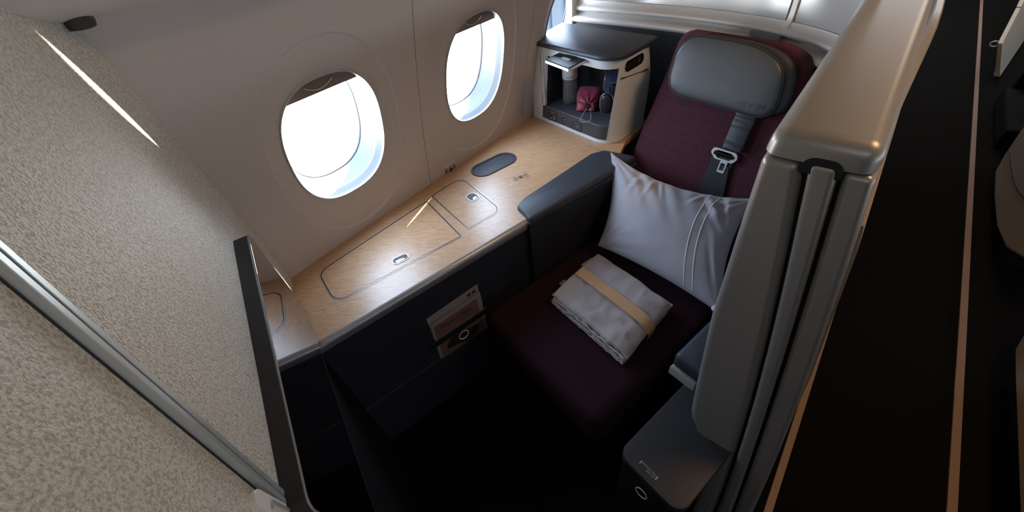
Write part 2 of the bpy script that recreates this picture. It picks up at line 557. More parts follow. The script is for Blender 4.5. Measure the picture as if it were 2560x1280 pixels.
WIN_A, WIN_B = 0.157, 0.189
def lining_bay(yc, idx):
    zc = 1.0
    y0, y1, z0, z1 = yc - (0.2995 if idx > 1 else 0.84), yc + 0.2995, 0.56, 1.80
    ths = sorted([2 * math.pi * k / NA for k in range(NA)] + [math.atan2(z - zc, y - yc) % (2 * math.pi) for y in (y0, y1) for z in (z0, z1)])
    rings = []
    # returned edge at the seam
    rect = [ray_rect(yc, zc, y0, y1, z0, z1, t) for t in ths]
    rings.append([wall_pt(y, z, -0.012) for y, z in rect])
    rings.append([wall_pt(y, z, -0.001) for y, z in rect])
    inset = [(yc + (y - yc) * 0.988, zc + (z - zc) * 0.996) for y, z in rect]
    rings.append([wall_pt(y, z, 0.0) for y, z in inset])
    dish = []
    for t in ths:
        # polar form of the dish so that rays and rings stay aligned
        a, b, n = 0.212, 0.305, 2.3
        r = (abs(math.cos(t) / a) ** n + abs(math.sin(t) / b) ** n) ** (-1 / n)
        dish.append((yc - 0.003 + r * math.cos(t), zc - 0.012 + r * math.sin(t)))
    for f in (0.25, 0.5, 0.75):
        rings.append([wall_pt(i[0] + (q[0] - i[0]) * f, i[1] + (q[1] - i[1]) * f) for i, q in zip(inset, dish)])
    rings.append([wall_pt(y, z, 0.0) for y, z in dish])
    win = []
    for t in ths:
        n = 2.5
        r = (abs(math.cos(t) / WIN_A) ** n + abs(math.sin(t) / WIN_B) ** n) ** (-1 / n)
        win.append((yc - 0.005 + r * math.cos(t), zc + 0.002 + r * math.sin(t)))
    for f in (0.035, 0.07, 0.2, 0.35, 0.5, 0.65, 0.8, 0.9, 1.0):
        d = -0.0048 * min(1.0, f / 0.07) - 0.0137 * f ** 1.5
        rings.append([wall_pt(p[0] + (q[0] - p[0]) * f, p[1] + (q[1] - p[1]) * f, d) for p, q in zip(dish, win)])
    V, F = loft(rings, cap0=False, cap1=False)
    structure('lining_panel', (V, F), M['lining'], wall_left, angle=25)
    # window: bead, reveal steps, pane, shade
    w = structure('window_%d' % idx, loft([[wall_pt(yc + (y - yc) * s, zc + (z - zc) * s, d + 0.012) for y, z in win] for s, d in
                 ((1.012, -0.0305), (1.010, -0.0255), (0.995, -0.0255), (0.990, -0.032))], cap0=False, cap1=False), M['bead'])
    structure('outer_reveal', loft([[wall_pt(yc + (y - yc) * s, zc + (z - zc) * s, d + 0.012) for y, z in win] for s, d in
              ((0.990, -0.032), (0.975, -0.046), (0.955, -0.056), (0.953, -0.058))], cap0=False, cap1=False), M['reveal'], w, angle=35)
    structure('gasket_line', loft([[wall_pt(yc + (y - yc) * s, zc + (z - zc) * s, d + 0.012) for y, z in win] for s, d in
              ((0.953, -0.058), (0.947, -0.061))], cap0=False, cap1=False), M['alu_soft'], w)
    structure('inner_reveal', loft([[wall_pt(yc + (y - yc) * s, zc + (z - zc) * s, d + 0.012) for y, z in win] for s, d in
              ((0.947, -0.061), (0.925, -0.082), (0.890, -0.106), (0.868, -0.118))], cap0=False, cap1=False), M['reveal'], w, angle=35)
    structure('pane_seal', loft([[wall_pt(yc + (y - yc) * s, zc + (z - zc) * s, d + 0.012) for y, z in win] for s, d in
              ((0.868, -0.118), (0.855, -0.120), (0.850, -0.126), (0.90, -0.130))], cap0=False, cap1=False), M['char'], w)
    structure('glass_pane', ([wall_pt(yc + (y - yc) * 0.86, zc + (z - zc) * 0.86, -0.111) for y, z in win], [tuple(range(len(win)))]), M['pane'], w, smooth=False)
    # pull-down shade just lowered into the top of the opening, with a curved finger lip
    zb = 1.138
    arc = [(y, z) for y, z in win if z > zb - 0.004]
    arc = sorted(arc, key=lambda q: q[0])
    arc = [(yc + (y - yc) * 0.965, zc + (z - zc) * 0.975) for y, z in arc]
    P = [(arc[0][0], zb)] + [q for q in arc if q[1] > zb] + [(arc[-1][0], zb)]
    structure('shade', loft([[wall_pt(y, z, d) for y, z in P] for d in (-0.038, -0.042)]), M['shade'], w, smooth=False, bevel=0.001)
    lip = [wall_pt(yc - 0.005 + 0.042 * u, zb + 0.010 + 0.016 * u * u, -0.0365) for u in np.linspace(-1, 1, 13)]
    structure('shade_lip', tube(lip, 0.0012, 6), M['bead'], w)
    # daylight portal just outside the pane
    pl = bpy.data.lights.new('daylight_portal', 'AREA')
    pl.shape = 'RECTANGLE'; pl.size = 0.30; pl.size_y = 0.36
    pl.cycles.is_portal = True
    po = bpy.data.objects.new('daylight_portal', pl); COL.objects.link(po)
    a = wall_pt(yc, zc, -0.16); b = wall_pt(yc, zc, 0.0)
    po.location = a
    po.rotation_euler = (b - a).to_track_quat('-Z', 'Y').to_euler()

for i, yc in enumerate((0.4795, 1.0805, 1.6815, 2.2825)):
    lining_bay(yc, i + 1)
# plain lining beyond the bays
for y0, y1 in ((-1.68, -0.3615), (2.5835, 7.68)):
    zs = np.linspace(0.56, 1.8, 12)
    V = [wall_pt(y, z) for z in zs for y in (y0, y1)]
    F = [(2 * i, 2 * i + 1, 2 * i + 3, 2 * i + 2) for i in range(11)]
    structure('lining_panel', (V, F), M['lining'], wall_left)
zs = np.linspace(1.8, 2.2, 5)
V = [wall_pt(y, z) for z in zs for y in (-1.68, 7.68)]
structure('cove_panel', (V, [(2 * i, 2 * i + 1, 2 * i + 3, 2 * i + 2) for i in range(4)]), M['lining'], wall_left)
# unseen strips added behind the panel joints to stop sun leaking in
for ys in (-0.361, 0.78, 1.381, 1.982, 2.583):
    rs_ = [[wall_pt(ys + a, z, d) for a, d in ((-0.05, -0.013), (0.05, -0.013), (0.05, -0.035), (-0.05, -0.035))] for z in np.linspace(0.5, 1.9, 12)]
    structure('joint_seal', loft(rs_), M['lining'], wall_left, smooth=False)

# blue container added outside to put the blue patch in the third window
gc = thing('blue_backdrop', 'blue container added outside to put the blue patch in the window behind the cabinet', 'backdrop', (-3.15, 4.5, -1.0))
link('backdrop_body', *box((-3.15, 4.5, 0.35), (0.3, 2.0, 1.3)), M['backdrop'], gc, bevel=0.03)
for k in range(7):
    link('side_rib', *box((-2.995, 3.65 + 0.28 * k, 0.35), (0.03, 0.05, 1.2)), M['backdrop'], gc, bevel=0.005)

for y in (3.6, 5.4):
    link('leg', *box((-3.15, y, -0.9), (0.12, 0.12, 1.2)), M['backdrop'], gc)

# socket plate low on the lining, just above the console
t = thing('wall_socket', 'small grey socket plate on the sidewall just above the wooden console', 'socket', wall_pt(0.888, 0.663, 0))
fm = frame_map(wall_pt(0.888, 0.663, 0.0), (0, 1, 0), (0.18, 0, 0.98), (0.98, 0, -0.18))
v = slab(fm, 0, 0, 0.060, 0.055, 0.006, ((0, -0.002), (0, 0.002), (0.002, 0.004)))
link('plate', *v, M['lining'], t)
link('socket_face', *slab(fm, 0, 0, 0.036, 0.036, 0.004, ((0, 0.003), (0, 0.006), (0.001, 0.0065))), M['alu_soft'], t)
link('socket_hole', *slab(fm, 0.002, -0.002, 0.016, 0.022, 0.006, ((0, 0.006), (0.0, 0.0072))), M['black'], t)
for sx in (-1, 1):
    link('slot', *slab(fm, sx * 0.024, 0, 0.005, 0.030, 0.002, ((0, 0.003), (0, 0.0046))), M['black'], t)

# ------------------------------------------------------------------ bulkhead in front of the seat
BD = Vector((0.956, -0.293, 0)); BN = Vector((0.293, 0.956, 0)); B0 = Vector((-1.1735, 0.1435, 0))
def bh(u, z, d=0.0):
    return B0 + BD * u + BN * d + Vector((0, 0, z))
def strip_u(z):                        # the aluminium strip leans a little
    return 0.782 + (1.348 - z) * 0.1855
zs = np.linspace(0.0, 2.14, 24)
def window_end(z):                     # the rounded edge next to the lining
    u = (wall_x(max(z, 0.0)) + 1.1735) / 0.956 - 0.012
    return u
rings = []
for z in zs:
    u0 = window_end(z)
    prof = [(u0 - 0.012, -0.05), (u0 - 0.012, 0.000), (u0 - 0.007, 0.011), (u0 + 0.004, 0.017), (u0 + 0.020, 0.017), (u0 + 0.050, 0.0135), (u0 + 0.10, 0.007), (u0 + 0.15, 0.002), (u0 + 0.2, 0.0)]
    us = strip_u(z) - 0.007
    prof += [(u0 + 0.2 + (us - u0 - 0.2) * f, 0.0) for f in (0.33, 0.66, 1.0)] + [(us, -0.012), (us, -0.05)]
    rings.append([bh(u, z, d) for u, d in prof])
wall_front = structure('wall_front', loft(rings), M['vinyl'], angle=35)
rings = []
for z in zs:
    us = strip_u(z) + 0.014
    prof = [(us, -0.05), (us, -0.004)] + [(us + (1.35 - us) * f, -0.004) for f in (0.05, 0.3, 1.0)] + [(1.35, -0.05)]
    rings.append([bh(u, z, d) for u, d in prof])
structure('near_panel', loft(rings), M['vinyl'], wall_front, angle=35)
def strip_piece(o0, o1, d0, d1, name, material, parent):
    rings = [[bh(strip_u(z) + o, z, d) for o, d in ((o0, d0), (o0, d1), (o1, d1), (o1, d0))] for z in zs]
    return structure(name, loft(rings), material, parent, smooth=False, bevel=0.0006, seg=1)
tr = strip_piece(-0.007, 0.0006, -0.02, 0.0045, 'trim_4', M['alu'], None)
strip_piece(0.0006, 0.0038, -0.02, 0.001, 'groove', M['groove'], tr)
strip_piece(0.0038, 0.0118, -0.02, 0.0045, 'outer_rib', M['alu'], tr)
strip_piece(0.0115, 0.0145, -0.02, -0.003, 'shadow_gap', M['groove'], tr)
t = thing('hinge_plate', 'small grey hinge plate beside the aluminium strip at the lower frame edge', 'hinge', bh(0.885, 1.0))
fm = frame_map(bh(strip_u(1.0) + 0.027, 1.0), BD, (0, 0, 1), BN)
link('plate', *slab(fm, 0, -0.05, 0.024, 0.20, 0.011, ((0, -0.004), (0, 0.003), (0.001, 0.004))), M['bin'], t)
link('rib', *slab(fm, -0.003, -0.06, 0.004, 0.16, 0.002, ((0, 0.003), (0, 0.006), (0.0008, 0.0066))), M['alu'], t)
link('screw', *slab(fm, 0.004, 0.02, 0.005, 0.005, 0.0025, ((0, 0.003), (0, 0.0052))), M['alu'], t)

# ------------------------------------------------------------------ overhead unit at the top of the bulkhead
pr = [(-1.03, 1.408), (-1.0, 1.414), (-0.95, 1.4195), (-0.918, 1.4245), (-0.896, 1.429), (-0.86, 1.438), (-0.822, 1.4495), (-0.792, 1.4635), (-0.74, 1.492), (-0.68, 1.54), (-0.62, 1.63), (-0.60, 1.74), (-0.60, 2.1), (-1.03, 2.1)]
t = thing('overhead_bin', 'smooth grey overhead bin with curved underside above the bulkhead corner', 'overhead bin', (-0.9, 0.1, 1.42))
link('bin_shell', *loft([[(x, y, z) for x, z in pr] for y in (0.02, 0.6, 1.6, 3.2)]), M['bin'], t, angle=50)
link('bin_foot', *loft([[(-0.955 + 0.050 * math.cos(a) * s, 0.100 + 0.022 * math.sin(a) * s, z) for a in np.linspace(0, 2 * math.pi, 24, endpoint=False)] for s, z in ((1.0, 1.44), (1.0, 1.417), (0.9, 1.411), (0.6, 1.4095))]), M['rubber'], t)

# ================================================================== MONITOR
MD = Vector((math.cos(R(17.5)), -math.sin(R(17.5)), 0)); MN = Vector((-MD.y, MD.x, 0))
mo = Vector((-0.9655, 0.1134, 0.0))
ML, ZB, ZT = 0.676, 0.682, 0.981
t = thing('monitor', 'large slim black monitor on the textured bulkhead, screen mirroring the wood console', 'monitor', (-0.55, 0.03, ZB))
fm = frame_map(mo + Vector((0, 0, (ZB + ZT) / 2)), MD, (0, 0, 1), MN)
link('housing', *slab(fm, ML / 2, 0, ML, ZT - ZB, 0.018, ((0.003, -0.033), (0, -0.031), (0, -0.002), (0.0012, -0.0006), (0.003, 0.0))), M['bezel'], t, angle=30)
link('screen', *slab(fm, ML / 2, 0, ML - 0.004, ZT - ZB - 0.004, 0.016, ((0, -0.001), (0, 0.0012), (0.0006, 0.0016))), M['screen'], t, angle=20)
link('screen_edge', *ring_slab(fm, ML / 2, 0, ML - 0.001, ZT - ZB - 0.001, 0.0175, 0.0016, -0.001, 0.0014), M['alu_soft'], t)
link('mount_arm', *slab(fm, ML / 2, 0, 0.12, 0.12, 0.02, ((0, -0.040), (0, -0.030))), M['black'], t)

# dark footwell housing below the monitor
fw_ = thing('footwell_housing', 'dark navy footwell housing below the monitor', 'footwell', (-0.4, 0.0, 0))
rings = []
for z, d in ((0.0, 0.012), (0.56, 0.012), (0.61, 0.010), (0.632, 0.004)):
    rings.append([bh(u, z, dd) for u, dd in ((0.300, 0.002), (0.300, d), (0.31, d + 0.004), (1.15, d + 0.004), (1.15, 0.002))])
link('housing_panel', *loft(rings), M['footwell'], fw_, angle=40)

# ================================================================== SIDE CONSOLE
KZ = 0.656
F0, F1 = Vector((-0.864, 0.062)), Vector((-0.696, 0.805))
fd = (F1 - F0).normalized(); fn = Vector((fd.y, -fd.x))       # along the front edge; out into the seat
con = thing('side_console', 'long wood-topped console with navy front under the windows', 'console', (-0.95, 0.7, 0))
top = [(-1.178, 0.150), (F0.x - 0.012, F0.y + 0.004), (F1.x - 0.012, F1.y), (-0.622, 1.19), (-0.638, 1.33), (-0.664, 1.43), (-0.662, 1.645), (-1.178, 1.70)]
link('worktop', *prism(top, KZ - 0.022, KZ), M['wood'], con, smooth=False)
def fpt(s, o, z):
    p = F0 + fd * s + fn * o
    return (p.x, p.y, z)
FL = (F1 - F0).length
sec = [(-0.020, KZ - 0.03)] + [(-0.012 + 0.016 * math.sin(a), KZ - 0.0155 + 0.016 * math.cos(a)) for a in np.linspace(0, math.pi * 0.5, 7)] + [(0.004, KZ - 0.030), (0.001, KZ - 0.036), (-0.02, KZ - 0.036)]
link('edge_trim', *loft([[fpt(s, o, z) for o, z in sec] for s in (0, FL * 0.5, FL - 0.012)] + [[fpt(FL - 0.003, -0.02 + (o + 0.02) * 0.9, KZ - 0.02 + (z - KZ + 0.02) * 0.9) for o, z in sec]]), M['alu_soft'], con, angle=35)
link('front_panel', *join(prism([fpt(0, -0.006, 0)[:2], fpt(FL + 0.01, -0.006, 0)[:2], fpt(FL + 0.01, -0.05, 0)[:2], fpt(0, -0.05, 0)[:2]], 0.272, KZ - 0.03),
     prism([fpt(0, -0.010, 0)[:2], fpt(FL + 0.01, -0.010, 0)[:2], fpt(FL + 0.01, -0.05, 0)[:2], fpt(0, -0.05, 0)[:2]], 0.0, 0.268)), M['navy'], con, smooth=False)
link('panel_seam', *prism([fpt(0, -0.0045, 0)[:2], fpt(FL, -0.0045, 0)[:2], fpt(FL, -0.02, 0)[:2], fpt(0, -0.02, 0)[:2]], 0.2675, 0.2705), M['char'], con, smooth=False)

# lids: rounded wooden hatches framed with silver trim and a dark joint
def poly_round(pts, rad, n=6):
    P = [Vector(p) for p in pts]; out = []
    m = len(P)
    for i in range(m):
        p, a, b = P[i], (P[i - 1] - P[i]).normalized(), (P[(i + 1) % m] - P[i]).normalized()
        ang = a.angle(b); r = rad[i]
        d = r / math.tan(ang / 2)
        c = p + (a + b).normalized() * (r / math.sin(ang / 2))
        s, e = p + a * d, p + b * d
        a0 = math.atan2(s.y - c.y, s.x - c.x); a1 = math.atan2(e.y - c.y, e.x - c.x)
        da = (a1 - a0 + math.pi) % (2 * math.pi) - math.pi
        for k in range(n + 1):
            t_ = a0 + da * k / n
            out.append(Vector((c.x + r * math.cos(t_), c.y + r * math.sin(t_))))
    return out
def inset_poly(P, d):
    m = len(P); out = []
    area = sum(P[i].x * P[(i + 1) % m].y - P[(i + 1) % m].x * P[i].y for i in range(m))
    sg = 1 if area > 0 else -1
    for i in range(m):
        t_ = (P[(i + 1) % m] - P[i - 1]).normalized()
        out.append(P[i] + Vector((-t_.y, t_.x)) * d * sg)
    return out
def band(P, d0, d1, z0, z1):
    a, b = inset_poly(P, d0), inset_poly(P, d1)
    rs = [[(p.x, p.y, z) for p in q] for q, z in ((a, z0), (a, z1), (b, z1), (b, z0))]
    return loft(rs + [rs[0]], cap0=False, cap1=False)
def hatch(pts, rad, latch_c, latch_size, latch_rot, two_tone):
    P = poly_round(pts, rad)
    h = link('hatch', *loft([[(p.x, p.y, z) for p in inset_poly(P, 0.0045)] for z in (KZ - 0.004, KZ + 0.0008)]), M['wood'], con, smooth=False)
    link('hatch_trim', *band(P, -0.0015, 0.0012, KZ - 0.001, KZ + 0.0012), M['alu_soft'], h, smooth=False)
    link('hatch_joint', *band(P, 0.0012, 0.0042, KZ - 0.001, KZ + 0.0004), M['groove'], h, smooth=False)
    lf = frame_map((latch_c[0], latch_c[1], KZ), (math.cos(latch_rot), math.sin(latch_rot), 0), (-math.sin(latch_rot), math.cos(latch_rot), 0), (0, 0, 1))
    w_, h_ = latch_size
    link('latch_rim', *ring_slab(lf, 0, 0, w_, h_, min(w_, h_) * 0.42, 0.003, 0.0006, 0.0026), M['alu'], h)
    link('latch_well', *slab(lf, 0, 0, w_ - 0.005, h_ - 0.005, min(w_, h_) * 0.38, ((0, 0.0009), (0, 0.0013))), M['char'], h)
    if two_tone:
        link('latch', *slab(lf, w_ * 0.18, 0, w_ * 0.52, h_ - 0.010, 0.008, ((0, 0.0010), (0.0, 0.0022), (0.001, 0.003))), M['chrome'], h)
    else:
        link('latch', *slab(lf, w_ * 0.04, -h_ * 0.12, w_ * 0.78, h_ * 0.60, h_ * 0.28, ((0, 0.0010), (0.0, 0.0022), (0.001, 0.003))), M['chrome'], h)
a12 = math.atan2(fd.y, fd.x)
hatch([(-1.121, 0.225), (-1.104, 0.688), (-0.838, 0.612), (-0.952, 0.184)], (0.045, 0.006, 0.006, 0.045), (-0.932, 0.420), (0.056, 0.034), R(72), False)
hatch([(-1.110, 0.718), (-1.105, 0.878), (-0.812, 0.794), (-0.846, 0.648)], (0.006, 0.042, 0.042, 0.006), (-0.962, 0.797), (0.054, 0.042), R(-12), True)

# oval recess for small things, with a dark tray
cf = frame_map((-1.046, 1.017, KZ), (math.cos(R(77)), math.sin(R(77)), 0), (-math.sin(R(77)), math.cos(R(77)), 0), (0, 0, 1))
tray = link('tray_rim', *ring_slab(cf, 0, 0, 0.212, 0.106, 0.053, 0.008, 0.0004, 0.004, n=10), M['pad'], con, bevel=0.0015, seg=2)
link('tray', *slab(cf, 0, 0, 0.198, 0.092, 0.046, ((0, 0.0006), (0, 0.0012)), n=10), M['pad'], tray)
link('tray_wall', *ring_slab(cf, 0, 0, 0.197, 0.091, 0.0455, 0.004, 0.0008, 0.0028, n=10), M['groove'], tray)

# wireless charging mark
sf = frame_map((-0.887, 0.997, KZ + 0.0003), (0.45, 0.89, 0), (-0.89, 0.45, 0), (0, 0, 1))
pieces = [slab(sf, 0, 0, 0.014, 0.018, 0.002, ((0, 0), (0, 0.0006)))]
for sg in (-1, 1):
    for r_ in (0.016, 0.023, 0.030):
        a = np.linspace(-0.62, 0.62, 9)
        o_ = [sf(sg * r_ * math.cos(q), r_ * math.sin(q), 0.0) for q in a]
        i_ = [sf(sg * (r_ - 0.0022) * math.cos(q), (r_ - 0.0022) * math.sin(q), 0.0) for q in a]
        up_ = Vector((0, 0, 0.0006))
        pieces.append(loft([[a_, a_ + up_, d_ + up_, d_] for a_, d_ in zip(o_, i_)]))
cm = link('charging_mark', *join(*pieces), M['symbol'], con, smooth=False)
cm['label'] = 'brown printed wireless charging symbol'

# armrest pad at the rear end of the console, and its inner face
A_out = [(-0.772, 0.826), (-0.782, 0.880), (-0.733, 1.262), (-0.70, 1.312), (-0.60, 1.325), (-0.565, 1.325), (-0.684, 0.792)]
P = poly_round(A_out, (0.025, 0.015, 0.03, 0.03, 0.02, 0.01, 0.012), 4)
link('armrest', *loft([[(p.x, p.y, z) for p in inset_poly(P, i)] for i, z in ((0.0, KZ - 0.01), (0.0, KZ + 0.004), (0.0015, KZ + 0.009), (0.005, KZ + 0.0125), (0.010, KZ + 0.014))]), M['pad'], con, angle=50)
ad = Vector((0.139, 0.533)).normalized(); an = Vector((ad.y, -ad.x))
def apt(s, o, z):
    p = Vector((-0.684, 0.792)) + ad * s + an * o
    return (p.x, p.y, z)
link('armrest_side', *prism([apt(-0.005, -0.003, 0)[:2], apt(0.54, -0.003, 0)[:2], apt(0.54, -0.04, 0)[:2], apt(-0.005, -0.04, 0)[:2]], 0.02, KZ - 0.008), M['navy'], con, bevel=0.004)
tf = frame_map(apt(0.12, 0.0, 0.640), (ad.x, ad.y, 0), (0, 0, 1), (an.x, an.y, 0))
text_mesh('armrest_marking', 'STOWAGE', 0.016, lambda x, y, z: tf(x, y, z), M['char'], con)
link('armrest_button', *slab(frame_map(apt(0.30, -0.003, 0.457), (ad.x, ad.y, 0), (0, 0, 1), (an.x, an.y, 0)), 0, 0, 0.006, 0.006, 0.003, ((0, 0), (0, 0.002))), M['alu_soft'], con)

# literature pocket strap on the front panel
pf = lambda x, y, z=0.0: Vector(fpt(x, -0.006 + z, y))
s0 = (Vector((-0.799, 0.352)) - F0).dot(fd); s1 = (Vector((-0.752, 0.559)) - F0).dot(fd)
pk = link('pocket_strap', *slab(pf, (s0 + s1) / 2, 0.366, s1 - s0 + 0.03, 0.030, 0.003, ((0, 0.0), (0, 0.0085), (0.001, 0.0095))), M['black'], con)
link('pocket_lip', *slab(pf, (s0 + s1) / 2, 0.262, s1 - s0 + 0.03, 0.018, 0.003, ((0, -0.004), (0, 0.009), (0.001, 0.010))), M['navy'], con)

# the printed cards in the pocket
cd = thing('menu_card', 'folded white leaflet with brown photo cover held in the console pocket', 'leaflet', pf((s0 + s1) / 2, 0.27, 0.004))
cw = s1 - s0
cf2 = lambda x, y, z=0.0: pf(s0 + x + (y - 0.27) * 0.02, y, z)
link('back_leaf', *loft([[cf2(x, y, z) for x, y in ((0.0, 0.272), (cw, 0.272), (cw - 0.002, 0.512), (0.004, 0.500))] for z in (0.001, 0.0018)]), M['paper'], cd, smooth=False)
lz = lambda y: 0.0036 + max(0, y - 0.27) / 0.208 * 0.006
fl = link('front_leaf', *loft([[cf2(x, y, lz(y) + z) for x, y in ((0.004, 0.270), (cw - 0.001, 0.270), (cw - 0.002, 0.478), (0.006, 0.470))] for z in (-0.0012, 0.0)]), M['paper'], cd, smooth=False)
def on_leaf(pts, h): return loft([[cf2(x, y, lz(y) + z) for x, y in pts] for z in (0.0002, h)])
link('cover_photo', *on_leaf(((0.012, 0.384), (cw - 0.020, 0.384), (cw - 0.022, 0.458), (0.014, 0.452)), 0.0008), M['photo'], fl, smooth=False)
link('lower_photo', *on_leaf(((0.012, 0.275), (cw - 0.014, 0.275), (cw - 0.016, 0.349), (0.012, 0.349)), 0.0008), M['photo'], fl, smooth=False)
bt = [(0.105 + 0.070 * math.cos(a), 0.312 + 0.034 * math.sin(a) + 0.008 * math.cos(3 * a)) for a in np.linspace(0, 2 * math.pi, 20, endpoint=False)]
link('lower_print', *on_leaf(bt, 0.0014), M['ink'], fl, smooth=False)
rg = [cf2(0.110 + 0.020 * math.cos(a), 0.318 + 0.020 * math.sin(a), lz(0.318) + 0.0016) for a in np.linspace(0, 2 * math.pi, 24, endpoint=False)]
link('printed_ring', *tube(rg, 0.0022, 6, True), M['bin'], fl)
text_mesh('cover_title', 'Snacks, Inflight', 0.022, lambda x, y, z: cf2(cw * 0.47 + x, 0.430 + y, lz(0.430 + y) + 0.0010 + z), M['ink'], fl)
text_mesh('cover_subtitle', 'Service', 0.014, lambda x, y, z: cf2(cw * 0.62 + x, 0.408 + y, lz(0.408 + y) + 0.0010 + z), M['ink'], fl)
for dx in (0.022, 0.042):
    link('printed_block', *loft([[cf2(cw - dx + a, b, z) for a, b in ((-0.007, 0.482), (0.007, 0.483), (0.007, 0.494), (-0.007, 0.493))] for z in (0.0018, 0.0026)]), M['ink'], fl, smooth=False)

# ================================================================== STORAGE CABINET ON THE CONSOLE
base4 = [(-1.174, 1.456), (-0.690, 1.353), (-0.672, 1.645), (-1.176, 1.715)]
top4 = [(-1.142, 1.457), (-0.704, 1.364), (-0.681, 1.64), (-1.157, 1.707)]
def plan(z, rad=0.075, n=10):
    f = (z - KZ) / (0.985 - KZ)
    return poly_round([Vector(a).lerp(Vector(b), f) for a, b in zip(base4, top4)], (0.012, rad, 0.012, 0.012), n)
def arc_pts(z, ss, off=0.0):
    """points on the cabinet outline at arc lengths ss from the front-left corner"""
    P = plan(z); P = P[6:] + P[:6]
    if off: P = inset_poly(P, off)
    cum = [0.0]
    for i in range(len(P)):
        cum.append(cum[-1] + (P[(i + 1) % len(P)] - P[i]).length)
    out = []
    for s in ss:
        s = min(max(s, 0), cum[-1] - 1e-6)
        i = max(k for k in range(len(P)) if cum[k] <= s)
        t_ = (s - cum[i]) / max(cum[i + 1] - cum[i], 1e-9)
        p = P[i].lerp(P[(i + 1) % len(P)], t_)
        out.append((p.x, p.y, z))
    return out
def cyc(z):
    P = plan(z); P = P[6:] + P[:6]
    return sum((P[(i + 1) % len(P)] - P[i]).length for i in range(len(P)))
O0, O1 = 0.078, 0.452           # opening along the front, turning into the rounded corner
Z_ = [KZ + 0.001, 0.664, 0.674, 0.734, 0.80, 0.87, 0.930, 0.952, 0.984]
def s_list(z):
    L_ = cyc(z)
    s = [0, 0.04, 0.07, O0] + list(np.linspace(O0 + 0.03, O1 - 0.015, 16)) + [O1] + list(np.linspace(O1 + 0.02, 0.62, 6)) + [0.70, 0.80, 0.86, 1.0, 1.2, L_ - 0.16, L_ - 0.02]
    return s
cab = thing('storage_cabinet', 'white rounded cabinet with open niche and charcoal lid at the console end', 'cabinet', (-0.93, 1.53, KZ))
rows = [arc_pts(z, s_list(z)) for z in Z_]
n = len(rows[0]); V = [p for r_ in rows for p in r_]; F = []
for i in range(len(Z_) - 1):
    for j in range(n):
        k = (j + 1) % n
        if 3 <= j < 20 and 2 <= i < 7:
            continue
        F.append((i * n + j, i * n + k, (i + 1) * n + k, (i + 1) * n + j))
link('body', V, F, M['white'], cab, angle=35)
# niche lining with a white returned lip
nz0, nz1 = 0.734, 0.952
oss = list(np.linspace(O0, O1, 18))
lipr = []
f_in = lambda z, o: arc_pts(z, oss, o)
outl = [arc_pts(z, [O0], 0)[0] for z in np.linspace(0.674, nz1, 6)]
V0 = f_in(nz1, 0.0); V1 = f_in(nz1, 0.010); W0 = f_in(0.674, 0.0); W1 = f_in(0.674, 0.010)
loop0 = W0 + [arc_pts(z, [O1], 0.0)[0] for z in np.linspace(0.70, 0.93, 5)] + V0[::-1] + [arc_pts(z, [O0], 0.0)[0] for z in np.linspace(0.93, 0.70, 5)]
loop1 = W1 + [arc_pts(z, [O1], 0.010)[0] for z in np.linspace(0.70, 0.93, 5)] + V1[::-1] + [arc_pts(z, [O0], 0.010)[0] for z in np.linspace(0.93, 0.70, 5)]
V, F = loft([loop0, loop1], cap0=False, cap1=False)
link('opening_lip', V, F, M['white'], cab, angle=35)
front_in = [Vector(p[:2]) for p in f_in(0.84, 0.008)]
bl, br = Vector((-1.128, 1.672)), Vector((-0.715, 1.612))
loop = front_in + [br, bl]
fl_ = [(p.x, p.y, nz0) for p in loop]; ce_ = [(p.x, p.y, nz1) for p in loop]
V = fl_ + ce_; m_ = len(loop); F = [tuple(range(m_)), tuple(range(2 * m_ - 1, m_ - 1, -1))]
for j in range(len(front_in) - 1, m_):
    k = (j + 1) % m_
    F.append((j, k, m_ + k, m_ + j))
link('niche', V, F, M['niche'], cab, smooth=False)
# charcoal strip with the sockets
ss2 = list(np.linspace(O0 - 0.004, O1 + 0.003, 20))
V, F = loft([arc_pts(0.675, ss2, 0.003), arc_pts(0.675, ss2, -0.0025), arc_pts(0.732, ss2, -0.0025), arc_pts(0.735, ss2, 0.0), arc_pts(0.735, ss2, 0.012)], close=False, cap0=False, cap1=False)
strip = link('socket_strip', V, F, M['char'], cab, angle=35)
e1 = (Vector(base4[1]) - Vector(base4[0])).normalized(); en = Vector((e1.y, -e1.x))
o_ = arc_pts(0.70, [0.0])[0]
cfm = lambda x, y, z=0.0: Vector((o_[0] + e1.x * x + en.x * (z + 0.003), o_[1] + e1.y * x + en.y * (z + 0.003), y))
pw = link('power_socket', *slab(cfm, 0.136, 0.699, 0.054, 0.046, 0.003, ((0, -0.002), (0, 0.0012), (0.001, 0.002))), M['char'], strip)
link('socket_frame', *ring_slab(cfm, 0.136, 0.699, 0.056, 0.048, 0.003, 0.0015, -0.001, 0.0028), M['black'], strip)
for a, b, w_, h_ in ((-0.016, 0.010, 0.005, 0.010), (0.000, 0.003, 0.018, 0.005), (0.014, 0.010, 0.005, 0.008), (-0.010, -0.003, 0.006, 0.008), (0.016, -0.012, 0.005, 0.010), (-0.008, -0.013, 0.006, 0.006)):
    link('socket_slot', *slab(cfm, 0.136 + a, 0.699 + b, w_, h_, 0.001, ((0, 0.001), (0, 0.0026))), M['black_gloss'] if b > -0.01 else M['alu'], strip)
link('charger_port', *slab(cfm, 0.214, 0.697, 0.026, 0.038, 0.003, ((0, -0.002), (0, 0.0014), (0.001, 0.002))), M['black'], strip)
link('port_frame', *ring_slab(cfm, 0.214, 0.697, 0.029, 0.041, 0.004, 0.0014, -0.001, 0.0026), M['alu_soft'], strip)
